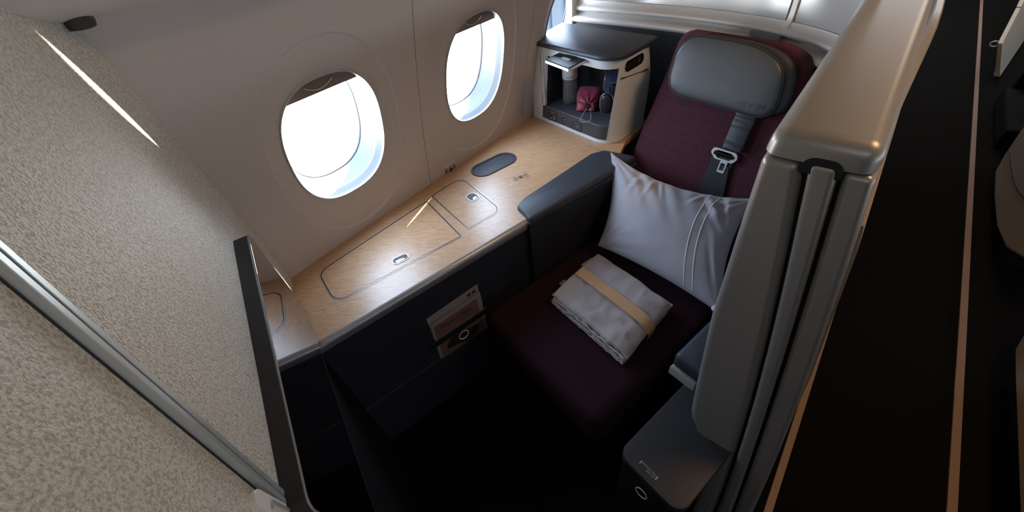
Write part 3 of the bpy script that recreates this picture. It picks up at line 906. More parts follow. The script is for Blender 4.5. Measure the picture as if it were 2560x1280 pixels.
for dz in (0.006, -0.006):
    link('port', *slab(cfm, 0.215, 0.697 + dz, 0.010, 0.006, 0.001, ((0, 0.001), (0, 0.003))), M['paper'], strip)
link('cover_plate', *slab(cfm, 0.294, 0.694, 0.052, 0.036, 0.003, ((0, -0.002), (0, 0.0014), (0.001, 0.002))), M['char'], strip)
link('cover_frame', *ring_slab(cfm, 0.294, 0.694, 0.055, 0.039, 0.004, 0.0014, -0.001, 0.0026), M['black'], strip)
link('cover_dot', *slab(cfm, 0.298, 0.695, 0.006, 0.005, 0.002, ((0, 0.001), (0, 0.003))), M['alu'], strip)
# lid
P = poly_round([(-1.152, 1.446), (-0.694, 1.350), (-0.668, 1.645), (-1.166, 1.712)], (0.014, 0.085, 0.012, 0.012), 12)
link('lid', *loft([[(p.x, p.y, z) for p in inset_poly(P, i)] for i, z in ((0.006, 0.983), (0.001, 0.985), (0.0, 0.989), (0.0, 0.996), (0.0015, 1.0), (0.005, 1.002))]), M['pad'], cab, angle=50)
# sliding door parked at the left of the opening, latch, flip-down mirror flap
link('sliding_door', *slab(cfm, 0.086, 0.846, 0.012, 0.222, 0.003, ((0, -0.010), (0, 0.0015), (0.001, 0.0025))), M['white'], cab)
link('door_track', *slab(cfm, 0.076, 0.850, 0.006, 0.215, 0.002, ((0, -0.004), (0, 0.0008))), M['alu_soft'], cab)
link('door_pull', *slab(cfm, 0.079, 0.828, 0.009, 0.085, 0.004, ((0, 0.0), (0, 0.004), (0.001, 0.005))), M['bin'], cab)
link('flap_latch', *slab(cfm, 0.262, 0.972, 0.052, 0.014, 0.006, ((0, -0.003), (0, 0.003), (0.002, 0.005))), M['black'], cab)
ff = frame_map((-0.9185, 1.365, 0.968), (0.945, -0.326, 0), (0.165, 0.985, 0.04), (0, 0, 1))
fp_ = link('flap', *slab(ff, 0, 0, 0.152, 0.096, 0.003, ((0.001, -0.007), (0, -0.006), (0, 0.004))), M['white'], cab, smooth=False)
link('flap_top', *slab(ff, 0, 0, 0.151, 0.095, 0.003, ((0, 0.0038), (0, 0.0062), (0.002, 0.0072))), M['black'], fp_, smooth=False)
link('finger_recess', *slab(ff, 0.0, 0.006, 0.050, 0.020, 0.010, ((0, 0.007), (0, 0.0078))), M['bin'], fp_, smooth=False)
# side: oval slot and fine seam
sfm = lambda x, y, z=0.0: Vector((-0.688 + 0.008 * (x / 0.1) - (y - 0.8) * 0.03 + z, 1.50 + x, y))
link('side_slot_rim', *ring_slab(sfm, 0.0, 0.948, 0.126, 0.038, 0.019, 0.004, -0.004, 0.004, n=8), M['black_gloss'], cab)
link('side_slot', *slab(sfm, 0.0, 0.948, 0.120, 0.032, 0.016, ((0, -0.004), (0, 0.0022)), n=8), M['black'], cab)
link('side_slot_hook', *slab(sfm, 0.032, 0.949, 0.012, 0.022, 0.004, ((0, 0.002), (0, 0.0034))), M['char'], cab)
link('side_seam', *loft([[sfm(a, b, z) for a, b in ((-0.083, 0.916), (0.114, 0.888), (0.114, 0.8855), (-0.083, 0.9135))] for z in (-0.004, 0.0028)]), M['groove'], cab, smooth=False)

# ------------------------------------------------------------------ things in the niche
bx, by = -0.992, 1.512
b_ = thing('water_bottle', 'small clear water bottle with white label standing in the open niche', 'bottle', (bx, by, nz0))
pr = [(0.022, 0.0), (0.028, 0.003), (0.0325, 0.012), (0.0330, 0.06), (0.0305, 0.066), (0.0330, 0.072), (0.0330, 0.105), (0.0330, 0.140), (0.028, 0.160), (0.016, 0.180), (0.012, 0.186), (0.012, 0.196)]
link('bottle_wall', *lathe((bx, by, nz0), pr, 28), M['bottle'], b_, angle=60)
link('water', *lathe((bx, by, nz0), [(r_ - 0.0015, z + 0.001) for r_, z in pr[:9]], 24), M['water'], b_, angle=60)
link('bottle_label', *lathe((bx, by, nz0), [(0.0334, 0.112), (0.0338, 0.113), (0.0338, 0.150), (0.0334, 0.151)], 28), M['label'], b_, angle=60)
link('bottle_cap', *lathe((bx, by, nz0), [(0.014, 0.193), (0.0145, 0.195), (0.0145, 0.206), (0.013, 0.2075)], 20), M['white'], b_, angle=40)
text_mesh('label_lettering', 'WATER', 0.010, lambda x, y, z: (bx + 0.0342 * math.sin(x / 0.0338 + 0.55), by - 0.0342 * math.cos(x / 0.0338 + 0.55), nz0 + 0.122 + y), M['char'], b_)

pch = thing('drawstring_pouch', 'small crimson drawstring pouch lying in the niche beside the bottle', 'pouch', (-0.87, 1.49, nz0))
pO = Vector((-0.895, 1.505, nz0 + 0.036))                       # middle of the leaning flat bag
pX = Vector((0.93, 0.36, 0.0)).normalized()
pY = (Vector((-0.36, 0.80, 0.42)) - pX * pX.dot(Vector((-0.36, 0.80, 0.42)))).normalized()
pZ = pX.cross(pY)
tgl = (0.012, -0.050)
V = []; F = []
nx, ny = 30, 30
for s_ in (1, -1):
    for i in range(nx + 1):
        for j in range(ny + 1):
            x, y = -1 + 2 * i / nx, -1 + 2 * j / ny
            w_ = 0.050 - 0.010 * max(0, -y) ** 1.5 + 0.003 * math.sin(3 * y)
            px, py = x * w_, y * 0.064
            e = (max(0, 1 - abs(x) ** 3) * max(0, 1 - abs(y) ** 4)) ** 0.5
            dx, dy = px - tgl[0], py - tgl[1]
            r_ = math.hypot(dx, dy); th = math.atan2(dy, dx)
            h_ = 0.022 * e
            h_ += (0.0065 * math.sin(11 * th + 0.6) * math.exp(-(r_ / 0.040) ** 2) - 0.016 * math.exp(-(r_ / 0.012) ** 2)) * min(1, e * 2)
            h_ += 0.004 * noise.noise(Vector((px * 40, py * 40, 1.0))) * e
            p = pO + pX * px + pY * py + pZ * (h_ if s_ > 0 else -0.008 * e)
            p.z = max(p.z, nz0 + 0.0015)
            V.append(p)
n0 = (nx + 1) * (ny + 1)
for i in range(nx):
    for j in range(ny):
        q = (i * (ny + 1) + j, (i + 1) * (ny + 1) + j, (i + 1) * (ny + 1) + j + 1, i * (ny + 1) + j + 1)
        F.append(q); F.append(tuple(k + n0 for k in q[::-1]))
ed = [i * (ny + 1) for i in range(nx + 1)] + [nx * (ny + 1) + j for j in range(1, ny + 1)] + [i * (ny + 1) + ny for i in range(nx - 1, -1, -1)] + [j for j in range(ny - 1, 0, -1)]
for k in range(len(ed)):
    q, w_ = ed[k], ed[(k + 1) % len(ed)]
    F.append((q, w_, w_ + n0, q + n0))
link('pouch_bag', V, F, M['pouch'], pch, angle=80)
tq_ = pO + pX * tgl[0] + pY * tgl[1] + pZ * 0.004
link('cord_toggle', *lathe(tuple(tq_), [(0.004, 0), (0.007, 0.003), (0.008, 0.008), (0.006, 0.013), (0.003, 0.015)], 16), M['black_gloss'], pch)
cp = smooth_path([tuple(tq_ + Vector((-0.002, 0, 0.008))), (-0.842, 1.395, 0.770), (-0.848, 1.372, 0.745), (-0.842, 1.362, 0.739), (-0.826, 1.361, 0.739), (-0.812, 1.366, 0.742), (-0.806, 1.385, 0.752), tuple(tq_ + Vector((0.003, 0, 0.008)))], 5)
link('drawcord', *tube(cp, 0.0016, 6), M['cord'], pch)

hp = thing('headset', 'navy headset with silver edge hung inside the right end of the niche', 'headset', (-0.765, 1.48, nz0))
hx, hy = -0.774, 1.452
hd = Vector((-0.25, 0.968, 0)); hs = Vector((0.968, 0.25, 0))
def hpt(a, z, o=0.0):
    return Vector((hx, hy, z)) + hd * a + hs * o
arc = [hpt(0.055 + 0.055 * math.cos(t_) * -1, 0.845 + 0.078 * math.sin(t_)) for t_ in np.linspace(0, math.pi, 15)]
link('headband', *loft([[p + hs * a + Vector((0, 0, b)) for a, b in ((-0.014, -0.004), (0.014, -0.004), (0.014, 0.004), (-0.014, 0.004))] for p in arc]), M['blueplastic'], hp, bevel=0.002, seg=2)
link('headband_edge', *tube([p - hs * 0.015 for p in arc], 0.002, 6), M['chrome'], hp)
for a in (0.0, 0.11):
    sg = -1 if a == 0 else 1
    pv = lambda x, y, z=0.0: hpt(a + sg * z, 0.792 + y, x)
    ec = link('ear_cup', *slab(pv, 0, 0, 0.052, 0.082, 0.026, ((0.006, -0.016), (0, -0.012), (0, 0.004), (0.004, 0.010), (0.012, 0.014)), n=8), M['black'], hp, angle=60)
    link('ear_ring', *tube([pv(x, y, 0.0) for x, y in rrect(0, 0, 0.054, 0.084, 0.027, 8)], 0.0022, 6, True), M['chrome'], ec)
    link('yoke', *loft([[hpt(a, z, o) for o in (-0.010, 0.010)] + [hpt(a + sg * 0.004, z, o) for o in (0.010, -0.010)] for z in (0.80, 0.86)]), M['blueplastic'], ec, bevel=0.001, seg=2)

# ================================================================== SEAT
T0 = Vector((-0.498, 1.550, 1.043)); REC = R(18)
NB = -SA * math.cos(REC) + Vector((0, 0, math.sin(REC)))
UP = SA * math.sin(REC) + Vector((0, 0, math.cos(REC)))
def bk(u, up, o=0.0):
    return T0 + SR * u + UP * up + NB * o
seat = thing('recliner', 'maroon fabric suite recliner with grey leather headrest beside the console', 'recliner', (-0.36, 1.0, 0))
prof = [(-0.66, -0.120, 0.450), (-0.55, -0.118, 0.448), (-0.49, -0.116, 0.445), (-0.35, -0.106, 0.432), (-0.243, -0.090, 0.420), (-0.13, -0.077, 0.405), (-0.06, -0.072, 0.396), (-0.030, -0.067, 0.386), (-0.008, -0.058, 0.366), (0.008, -0.040, 0.335), (0.018, -0.010, 0.295)]
rings = []
for i, (up, a, b) in enumerate(prof):
    th = 0.075 if i < 7 else (0.072, 0.068, 0.06, 0.045)[i - 7]
    w_ = b - a; rg = []
    for x, y in rrect((a + b) / 2, -th / 2 + 0.004, w_, th, min(0.036, th * 0.45), 6):
        q = (x - (a + b) / 2) / (w_ / 2)
        bul = 0.010 * (1 - q * q) if y > -th / 2 else 0.0
        rg.append(bk(x, up, y + bul))
    rings.append(rg)
link('backrest', *loft(rings), M['fabric'], seat, angle=60)
# cushion
sc_ = frame_map((-0.365, 0.93, 0.0), SR, SA, (0, 0, 1))
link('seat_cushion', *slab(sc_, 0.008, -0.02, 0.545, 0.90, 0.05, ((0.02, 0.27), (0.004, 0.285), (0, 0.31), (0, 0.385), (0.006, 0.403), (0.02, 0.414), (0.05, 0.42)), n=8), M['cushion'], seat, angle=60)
link('seat_base', *slab(sc_, 0.008, 0.03, 0.51, 0.76, 0.03, ((0, 0.0), (0, 0.275))), M['black'], seat, angle=40)
# headrest
ho = [(0.016, -0.006), (-0.012, -0.028), (-0.026, -0.062), (-0.029, -0.105), (-0.024, -0.142), (-0.006, -0.174), (0.038, -0.189), (0.10, -0.191), (0.168, -0.1915), (0.235, -0.192), (0.305, -0.1925), (0.340, -0.182), (0.354, -0.155), (0.350, -0.11), (0.333, -0.062), (0.300, -0.030), (0.244, -0.009), (0.179, -0.001), (0.10, 0.0), (0.05, 0.0)]
HO = [Vector((p.x, p.y)) for p in smooth_path([(a, b, 0) for a, b in ho + ho[:1]], 4)[:-1]]
hc_ = Vector((0.160, -0.098))
def hslab(P, prof_, dx=0.0, dy=0.0, dome=()):
    rs_ = [[bk(p.x + dx, p.y + dy, c) for p in inset_poly(P, i)] for i, c in prof_]
    last = inset_poly(P, prof_[-1][0])
    for f, c in dome:
        rs_.append([bk(hc_.x + (p.x - hc_.x) * f + dx, hc_.y + (p.y - hc_.y) * f + dy, c) for p in last])
    return loft(rs_)
link('headrest_back', *hslab(HO, ((0.008, 0.002), (0.002, 0.006), (0.0, 0.016), (0.004, 0.030), (0.010, 0.034)), 0.026, 0.010), M['piping'], seat, angle=60)
hr = link('headrest', *hslab(HO, ((0.006, 0.016), (0.0, 0.024), (0.0, 0.038), (0.0025, 0.0435), (0.007, 0.047), (0.014, 0.049), (0.024, 0.0505)), dome=((0.85, 0.0515), (0.65, 0.0523), (0.4, 0.0528), (0.15, 0.053))), M['leather'], seat, angle=60)
link('headrest_piping', *tube([bk(p.x, p.y, 0.041) for p in inset_poly(HO, -0.001)], 0.0022, 6, True), M['piping'], hr)
text_mesh('headrest_emboss', 'Airways', 0.026, lambda x, y, z: bk(0.285 + x, -0.158 + y * 1.2, 0.0505 + z * 1.2), M['leather'], hr, depth=0.0016, shear=0.25)

# shoulder belt
def strip_on_back(name, pts, o, th, material, parent):
    """pts: [(left u, right u, up, out)]"""
    rings = [[bk(a, up, o + oo), bk(a, up, o + oo + th), bk(b, up2, o + oo2 + th), bk(b, up2, o + oo2)] for a, b, up, up2, oo, oo2 in pts]
    return link(name, *loft(rings), material, parent, bevel=0.0008, seg=2)
sb = thing('shoulder_belt', 'black shoulder belt with steel buckle hanging below the headrest', 'seat belt', bk(0.28, -0.35, 0.03))
strip_on_back('belt_webbing', [(0.222, 0.296, -0.34, -0.34, 0.004, 0.004), (0.223, 0.308, -0.42, -0.42, 0.0, 0.0), (0.224, 0.322, -0.50, -0.48, 0.0, 0.0), (0.224, 0.334, -0.56, -0.55, -0.002, -0.002)], 0.0135, 0.002, M['belt'], sb)
strip_on_back('belt_fold', [(0.262, 0.296, -0.37, -0.37, 0.004, 0.004), (0.276, 0.310, -0.44, -0.44, 0.001, 0.001), (0.280, 0.330, -0.54, -0.53, 0.0, 0.0)], 0.017, 0.002, M['belt'], sb)
rings = []
for k, up in enumerate(np.linspace(-0.185, -0.312, 13)):
    wob = 0.004 * math.sin(k * 2.1)
    P = rrect(0.280, 0.027 + wob * 0.6, 0.068 - 0.006 * (k in (0, 12)), 0.016 + 0.003 * math.sin(k * 1.7), 0.007, 4)
    rings.append([bk(a, up - 0.004 * math.sin(3 * (a - 0.28) / 0.034) * (k % 3 == 1), b) for a, b in P])
link('belt_sleeve', *loft(rings), M['beltpad'], sb, angle=60)
bo = [(0.221, -0.322), (0.301, -0.320), (0.308, -0.338), (0.298, -0.352), (0.281, -0.358), (0.285, -0.395), (0.259, -0.397), (0.260, -0.359), (0.238, -0.352), (0.218, -0.338)]
BO = poly_round(bo, (0.010, 0.010, 0.008, 0.006, 0.004, 0.004, 0.004, 0.004, 0.006, 0.008), 4)
def frame_part(name, outer, inner_scale, c, o0, o1, material, parent):
    I_ = [Vector(c) + (p - Vector(c)) * inner_scale for p in outer]
    rs = [[bk(p.x, p.y, o) for p in q] for q, o in ((outer, o0), (outer, o1), (I_, o1), (I_, o0))]
    return link(name, *loft(rs + [rs[0]], cap0=False, cap1=False), material, parent, smooth=False, bevel=0.0008, seg=2)
UPR = poly_round([(0.219, -0.320), (0.303, -0.318), (0.311, -0.338), (0.300, -0.355), (0.236, -0.357), (0.216, -0.340)], (0.012, 0.012, 0.008, 0.010, 0.010, 0.008), 4)
bf = frame_part('buckle_frame', UPR, 0.68, (0.262, -0.338), 0.020, 0.0265, M['buckle'], sb)
link('buckle_bar', *tube([bk(0.228, -0.337, 0.0245), bk(0.298, -0.336, 0.0245)], 0.007, 10), M['black_gloss'], bf)
TNG = poly_round([(0.259, -0.356), (0.285, -0.356), (0.286, -0.397), (0.260, -0.398)], (0.003, 0.003, 0.005, 0.005), 4)
frame_part('buckle_tongue', TNG, 0.60, (0.2725, -0.376), 0.0205, 0.0245, M['buckle'], sb)

# small armrest at the aisle side, with a steel catch below
fm = frame_map((-0.102, 0.618, 0.0), SR, SA, (0, 0, 1))
ar = link('armrest', *slab(fm, 0.040, 0.145, 0.080, 0.290, 0.014, ((0.008, 0.548), (0.0, 0.556), (0.0, 0.586), (0.004, 0.595), (0.012, 0.600))), M['pad'], seat, angle=60)
ar['label'] = 'narrow navy padded armrest on the aisle side'
link('armrest_post', *slab(fm, 0.040, 0.18, 0.06, 0.20, 0.01, ((0, 0.43), (0, 0.55))), M['black'], ar)
link('steel_catch', *slab(fm, 0.036, 0.004, 0.072, 0.016, 0.002, ((0, 0.515), (0, 0.540), (0.002, 0.544))), M['buckle'], ar)

# lap belt buckle resting at the rear end of the little armrest
lb = thing('lap_belt_tongue', 'pale steel belt tongue beside the pillow corner at the wing edge', 'belt buckle', (-0.07, 0.80, 0.61))
lf = frame_map((-0.062, 0.800, 0.6245), (0.94, -0.34, 0), (0.32, 0.86, 0.40), (0.12, -0.36, 0.92))
O_ = poly_round([(-0.016, -0.017), (0.026, -0.017), (0.026, 0.017), (-0.008, 0.017)], (0.007,) * 4, 4)
I_ = [p * 0.55 + Vector((0.003, 0)) for p in O_]
rs = [[lf(p.x, p.y, c) for p in q] for q, c in ((O_, -0.004), (O_, 0.004), (I_, 0.004), (I_, -0.004))]
link('tongue_frame', *loft(rs + [rs[0]], cap0=False, cap1=False), M['white'], lb, bevel=0.0015, seg=2)
link('tongue_strap', *loft([[lf(a, b, c) for b, c in ((-0.014, -0.003), (0.014, -0.003), (0.014, 0.001), (-0.014, 0.001))] for a in (0.012, 0.05)]), M['belt'], lb, smooth=False)

# low storage cover by the door
lc = thing('storage_cover', 'low charcoal storage cover with printed lettering at the wing foot', 'storage cover', (0.0, 0.5, 0))
fm = frame_map((-0.122, 0.388, 0.0), SR, SA, (0, 0, 1))
link('cover_top', *slab(fm, 0.092, 0.26, 0.184, 0.520, 0.035, ((0.004, 0.388), (0, 0.392), (0, 0.414), (0.002, 0.419), (0.006, 0.42)), n=8), M['cover'], lc, angle=50)
link('cover_body', *slab(fm, 0.092, 0.262, 0.174, 0.510, 0.03, ((0, 0.0), (0, 0.39))), M['black'], lc, angle=40)
tq = Vector((-0.042, 0.397, 0.4203))
td = Vector((-0.972, 0.235, 0)).normalized(); tu = Vector((-0.235, -0.972, 0)).normalized()
tm = lambda x, y, z=0.0: tq + td * x + tu * y + Vector((0, 0, z))
text_mesh('cover_marking', 'LIFT HERE', 0.0052, lambda x, y, z: tm(x - 0.008, y + 0.0035, z), M['mark'], lc, depth=0.0002)
text_mesh('cover_marking', 'TABLE STOWAGE', 0.0052, lambda x, y, z: tm(x, y - 0.0035, z), M['mark'], lc, depth=0.0002)
for sx in (-1, 1):
    link('arrow_mark', *loft([[tm(sx * 0.0235 + a, b, c) for a, b in ((-0.0018, -0.0045), (0.0018, -0.0045), (0.0009, 0.0055), (-0.0009, 0.0055))] for c in (0, 0.0003)]), M['mark'], lc, smooth=False)
rg_ = [Vector((-0.035, 0.368, 0.345)) + SR * (0.016 * math.cos(a)) + Vector((0, 0, 0.010 * math.sin(a))) - SA * (0.004 * (1 - math.sin(a))) for a in np.linspace(0, 2 * math.pi, 20, endpoint=False)]
link('pull_ring', *tube(rg_, 0.0018, 6, True), M['buckle'], lc)

# ================================================================== PILLOW
pc = dict(TL=Vector((-0.650, 1.272, 0.694)), TR=Vector((-0.120, 1.270, 0.665)), BL=Vector((-0.530, 0.985, 0.474)), BR=Vector((-0.058, 0.912, 0.474)))
pn = (pc['TR'] - pc['BL']).cross(pc['TL'] - pc['BR']).normalized()
if pn.y > 0: pn = -pn
def pmid(a, b):
    """a across (0..1), b up (0..1), edges drawn in between the ears"""
    dip_t = 0.055 * (1 - (2 * a - 1) ** 2) ** 0.9
    dip_b = 0.016 * (1 - (2 * a - 1) ** 2)
    dip_s = 0.030 * (1 - (2 * b - 1) ** 2)
    top = pc['TL'].lerp(pc['TR'], a); bot = pc['BL'].lerp(pc['BR'], a)
    upv = (top - bot).normalized()
    p = (bot + upv * dip_b).lerp(top - upv * dip_t, b)
    acv = (pc['TR'] - pc['TL']).normalized()
    return p + acv * dip_s * (1 - 2 * a)
def pthick(a, b):
    x, y = 2 * a - 1, 2 * b - 1
    return 0.072 * max(0, (1 - abs(x) ** 2.6)) ** 0.62 * max(0, (1 - abs(y) ** 2.4)) ** 0.62
def pillow_pt(a, b, side):
    x, y = 2 * a - 1, 2 * b - 1
    t_ = pthick(a, b)
    e = (1 - (1 - x * x) * (1 - y * y))
    # soft creases running in from the top edge and the corners
    wr = 0.0
    for (ca, sp, k, amp, ph) in ((0.30, 0.10, 46, 0.006, 0.3), (0.52, 0.14, 40, 0.005, 1.3), (0.86, 0.12, 44, 0.006, 0.7)):
        g = math.exp(-((a - ca) / sp) ** 2)
        wr += amp * g * math.sin(k * (a - 0.35 * (1 - b)) + ph) * max(0, b - 0.45) * 1.8
    for (ca, cb, dx_, dy_, L_, W_, amp) in ((0.24, 0.80, 0.5, 0.9, 0.22, 0.020, 0.007), (0.36, 0.84, 0.35, 0.95, 0.18, 0.016, 0.006), (0.44, 0.88, -0.25, 0.97, 0.14, 0.015, 0.006), (0.70, 0.90, 0.55, 0.85, 0.13, 0.016, 0.007), (0.84, 0.78, -0.6, 0.8, 0.22, 0.022, 0.009), (0.90, 0.84, -0.35, 0.95, 0.18, 0.016, 0.007), (0.08, 0.16, 0.7, 0.7, 0.16, 0.020, 0.006), (0.15, 0.10, 0.85, 0.5, 0.16, 0.016, 0.005), (0.94, 0.30, -0.3, 0.95, 0.25, 0.020, 0.006)):
        ux, uy = (a - ca), (b - cb) * 0.75
        al = ux * dx_ + uy * dy_; ac_ = -ux * dy_ + uy * dx_ + 0.10 * al * al
        wr += amp * (math.exp(-(ac_ / W_) ** 2) - 0.6 * math.exp(-((ac_ - 1.9 * W_) / W_) ** 2)) * math.exp(-(al / (L_ * 0.6)) ** 2)
    wr += 0.0025 * noise.noise(Vector((a * 6, b * 5, 3.1))) + 0.004 * noise.noise(Vector((a * 2.5, b * 2.5, 8.1)))
    th = math.atan2(b, a)
    wr += 0.003 * math.sin(18 * th) * math.exp(-((a * a + b * b) / 0.10))
    th2 = math.atan2(1 - b, 1 - a)
    wr += 0.005 * math.sin(14 * th2) * math.exp(-(((1 - a) ** 2 + (1 - b) ** 2) / 0.12))
    th3 = math.atan2(1 - b, a)
    wr += 0.004 * math.sin(13 * th3) * math.exp(-((a ** 2 + (1 - b) ** 2) / 0.12))
    return pmid(a, b) + pn * (side * (t_ + wr * (0.25 + 0.75 * min(1, t_ / 0.04))))
NU, NV = 110, 84
V = []; F = []
for i in range(NU + 1):
    for j in range(NV + 1):
        V.append(pillow_pt(i / NU, j / NV, 1))
nb_ = len(V)
for i in range(NU + 1):
    for j in range(NV + 1):
        V.append(pillow_pt(i / NU, j / NV, -0.55) - pn * 0.002)
for i in range(NU):
    for j in range(NV):
        q = (i * (NV + 1) + j, (i + 1) * (NV + 1) + j, (i + 1) * (NV + 1) + j + 1, i * (NV + 1) + j + 1)
        F.append(q); F.append(tuple(k + nb_ for k in q[::-1]))
edge = [i * (NV + 1) for i in range(NU + 1)] + [NU * (NV + 1) + j for j in range(1, NV + 1)] + [i * (NV + 1) + NV for i in range(NU - 1, -1, -1)] + [j for j in range(NV - 1, 0, -1)]
for k in range(len(edge)):
    a, b = edge[k], edge[(k + 1) % len(edge)]
    F.append((a, b, b + nb_, a + nb_))
pil = thing('pillow', 'plump lavender-grey pillow with two pale stripes leaning on the seat', 'pillow', (-0.35, 1.1, 0.43))
link('pillow_body', V, F, M['pillow'], pil, angle=80)
for a0, a1 in ((0.735, 0.760), (0.80, 0.815)):
    for nm in ('stripe',):
        path = []
        for b in np.linspace(0.02, 0.985, 40):
            a = a0 + (a1 - a0) * b - 0.02 * math.sin(b * math.pi)
            path.append(pillow_pt(a, b, 1) + pn * 0.0006)
        rings = []
        ac = (pc['TR'] - pc['TL']).normalized()
        for p in path:
            rings.append([p - ac * 0.0020, p - ac * 0.0012 + pn * 0.0009, p + ac * 0.0012 + pn * 0.0009, p + ac * 0.0020])
        link(nm, *loft(rings), M['stripe'], pil, angle=80)

# ================================================================== FOLDED BLANKET
bo_ = Vector((-0.540, 0.700, 0)); ba = Vector((0.318, -0.078, 0)); bb = Vector((0.028, 0.258, 0))
LA, LB = ba.length, bb.length
ua, ub = ba.normalized(), bb.normalized()
ZBK, HBK = 0.421, 0.056
bl_ = thing('folded_blanket', 'folded stone-grey blanket held by a tan paper band on the seat', 'blanket', (-0.35, 0.8, ZBK))
def blanket_layer(z0, z1, i0, rough, seed, off=(0, 0)):
    """one folded layer: rounded slab whose top and rim are rumpled"""
    w_, h_ = LA - 2 * i0, LB - 2 * i0
    nx, ny = 96, 80
    V = []; F = []
    def pt(x, y, s):
        # x, y in -1..1, s = 1 top, -1 bottom
        ex = 1 - abs(x) ** 7; ey = 1 - abs(y) ** 9
        e = (max(ex, 0) * max(ey, 0)) ** 0.5
        zm = (z0 + z1) / 2; hz = (z1 - z0) / 2
        z = zm + s * hz * (0.10 + 0.90 * e) - (0.010 * max(0, x) ** 4 if s > 0 else 0)
        px, py = x * w_ / 2 + off[0], y * h_ / 2 + off[1]
        nz = noise.noise(Vector((px * 9 + seed, py * 9, 2.0))) * 0.006 + noise.noise(Vector((px * 26, py * 26 + seed, 5.0))) * 0.0022
        z += (nz * (0.6 + rough) if s > 0 else 0) * e
        if s > 0 and rough > 0.8:
            rd = noise.ridged_multi_fractal(Vector((px * 11 + 2.0, py * 11, seed)), 1.0, 2.1, 3, 1.0, 2.0)
            z += 0.0045 * (rd - 1.2) * e
        dent = math.exp(-((py - 0.012) / 0.018) ** 2)
        if s > 0: z -= 0.004 * dent * e
        py += 0.006 * noise.noise(Vector((px * 14 + seed, 1.0, z * 30))) * abs(y) ** 3
        px += 0.005 * noise.noise(Vector((py * 11, seed, z * 25))) * abs(x) ** 3
        if y < 0:
            py += 0.004 * noise.noise(Vector((px * 60, seed, s))) * abs(y) ** 8
        return bo_ + ua * (px + LA / 2) + ub * (py + LB / 2) + Vector((0, 0, z))
    for s in (1, -1):
        for i in range(nx + 1):
            for j in range(ny + 1):
                V.append(pt(-1 + 2 * i / nx, -1 + 2 * j / ny, s))
    n0 = (nx + 1) * (ny + 1)
    for i in range(nx):
        for j in range(ny):
            q = (i * (ny + 1) + j, (i + 1) * (ny + 1) + j, (i + 1) * (ny + 1) + j + 1, i * (ny + 1) + j + 1)
            F.append(q); F.append(tuple(k + n0 for k in q[::-1]))
    ed = [i * (ny + 1) for i in range(nx + 1)] + [nx * (ny + 1) + j for j in range(1, ny + 1)] + [i * (ny + 1) + ny for i in range(nx - 1, -1, -1)] + [j for j in range(ny - 1, 0, -1)]
    for k in range(len(ed)):
        a, b = ed[k], ed[(k + 1) % len(ed)]
        F.append((a, b, b + n0, a + n0))
    return V, F
link('top_fold', *blanket_layer(ZBK + 0.020, ZBK + HBK + 0.004, 0.0, 1.0, 1.3), M['blanket'], bl_, angle=80)
link('middle_fold', *blanket_layer(ZBK + 0.009, ZBK + 0.026, 0.003, 0.4, 7.7, (-0.004, -0.001)), M['blanket'], bl_, angle=80)
link('bottom_fold', *blanket_layer(ZBK + 0.000, ZBK + 0.014, 0.001, 0.4, 13.1, (-0.007, -0.003)), M['blanket'], bl_, angle=80)
# gathered hem along the near edge
for kk, (zz, oo) in enumerate(((0.034, -0.003), (0.022, -0.006), (0.011, -0.007))):
    path = []
    for x in np.linspace(0.03, 0.985, 60):
        path.append(bo_ + ua * (LA * x) + ub * (oo + 0.004 * noise.noise(Vector((x * 16, kk * 5.0, 0))) + 0.002 * noise.noise(Vector((x * 45, kk * 5.0, 3)))) + Vector((0, 0, ZBK + zz + 0.005 * noise.noise(Vector((x * 13, kk * 4.0, 7))) + 0.003 * noise.noise(Vector((x * 40, kk * 4.0, 9))))))
    link('gathered_hem', *tube(path, [0.0036 + 0.0016 * noise.noise(Vector((i * 0.55, kk * 3.3, 0.5))) for i in range(60)], 8), M['blanket'], bl_, angle=80)
# care tag and inner fold corner at the window end
link('fold_corner', *loft([[bo_ + ua * a + ub * b + Vector((0, 0, ZBK + 0.040 + c)) for a, b in ((-0.012, 0.170), (0.03, 0.175), (0.03, 0.245), (-0.004, 0.225))] for c in (0.0, 0.006)]), M['paper'], bl_, bevel=0.002, seg=2)
link('care_tag', *loft([[bo_ + ua * a + ub * b + Vector((0, 0, ZBK + 0.022 + c)) for a, b in ((-0.026, 0.062), (0.01, 0.066), (0.01, 0.094), (-0.024, 0.090))] for c in (0.0, 0.0012)]), M['paper'], bl_, smooth=False)
# paper band around the fold
yb = 0.132
w2 = 0.021
pth = []
for x, z in [(-0.004, 0.004), (-0.006, 0.020), (-0.003, 0.036), (0.006, 0.055), (0.026, 0.0645), (0.08, 0.0675), (0.12, 0.0665), (0.16, 0.0685), (0.22, 0.0670), (LA - 0.05, 0.0645), (LA - 0.022, 0.059), (LA - 0.002, 0.046), (LA + 0.004, 0.034), (LA + 0.003, 0.020), (LA + 0.001, 0.004)]:
    pth.append((x, z))
sp = smooth_path([(x, z, 0) for x, z in pth], 4)
rings = [[bo_ + ua * p.x + ub * (yb + dy) + Vector((0, 0, ZBK + p.y + dz)) for dy, dz in ((-w2, 0), (-w2, 0.0009), (w2, 0.0009), (w2, 0))] for p in sp]
link('paper_band', *loft(rings), M['band'], bl_, angle=50)

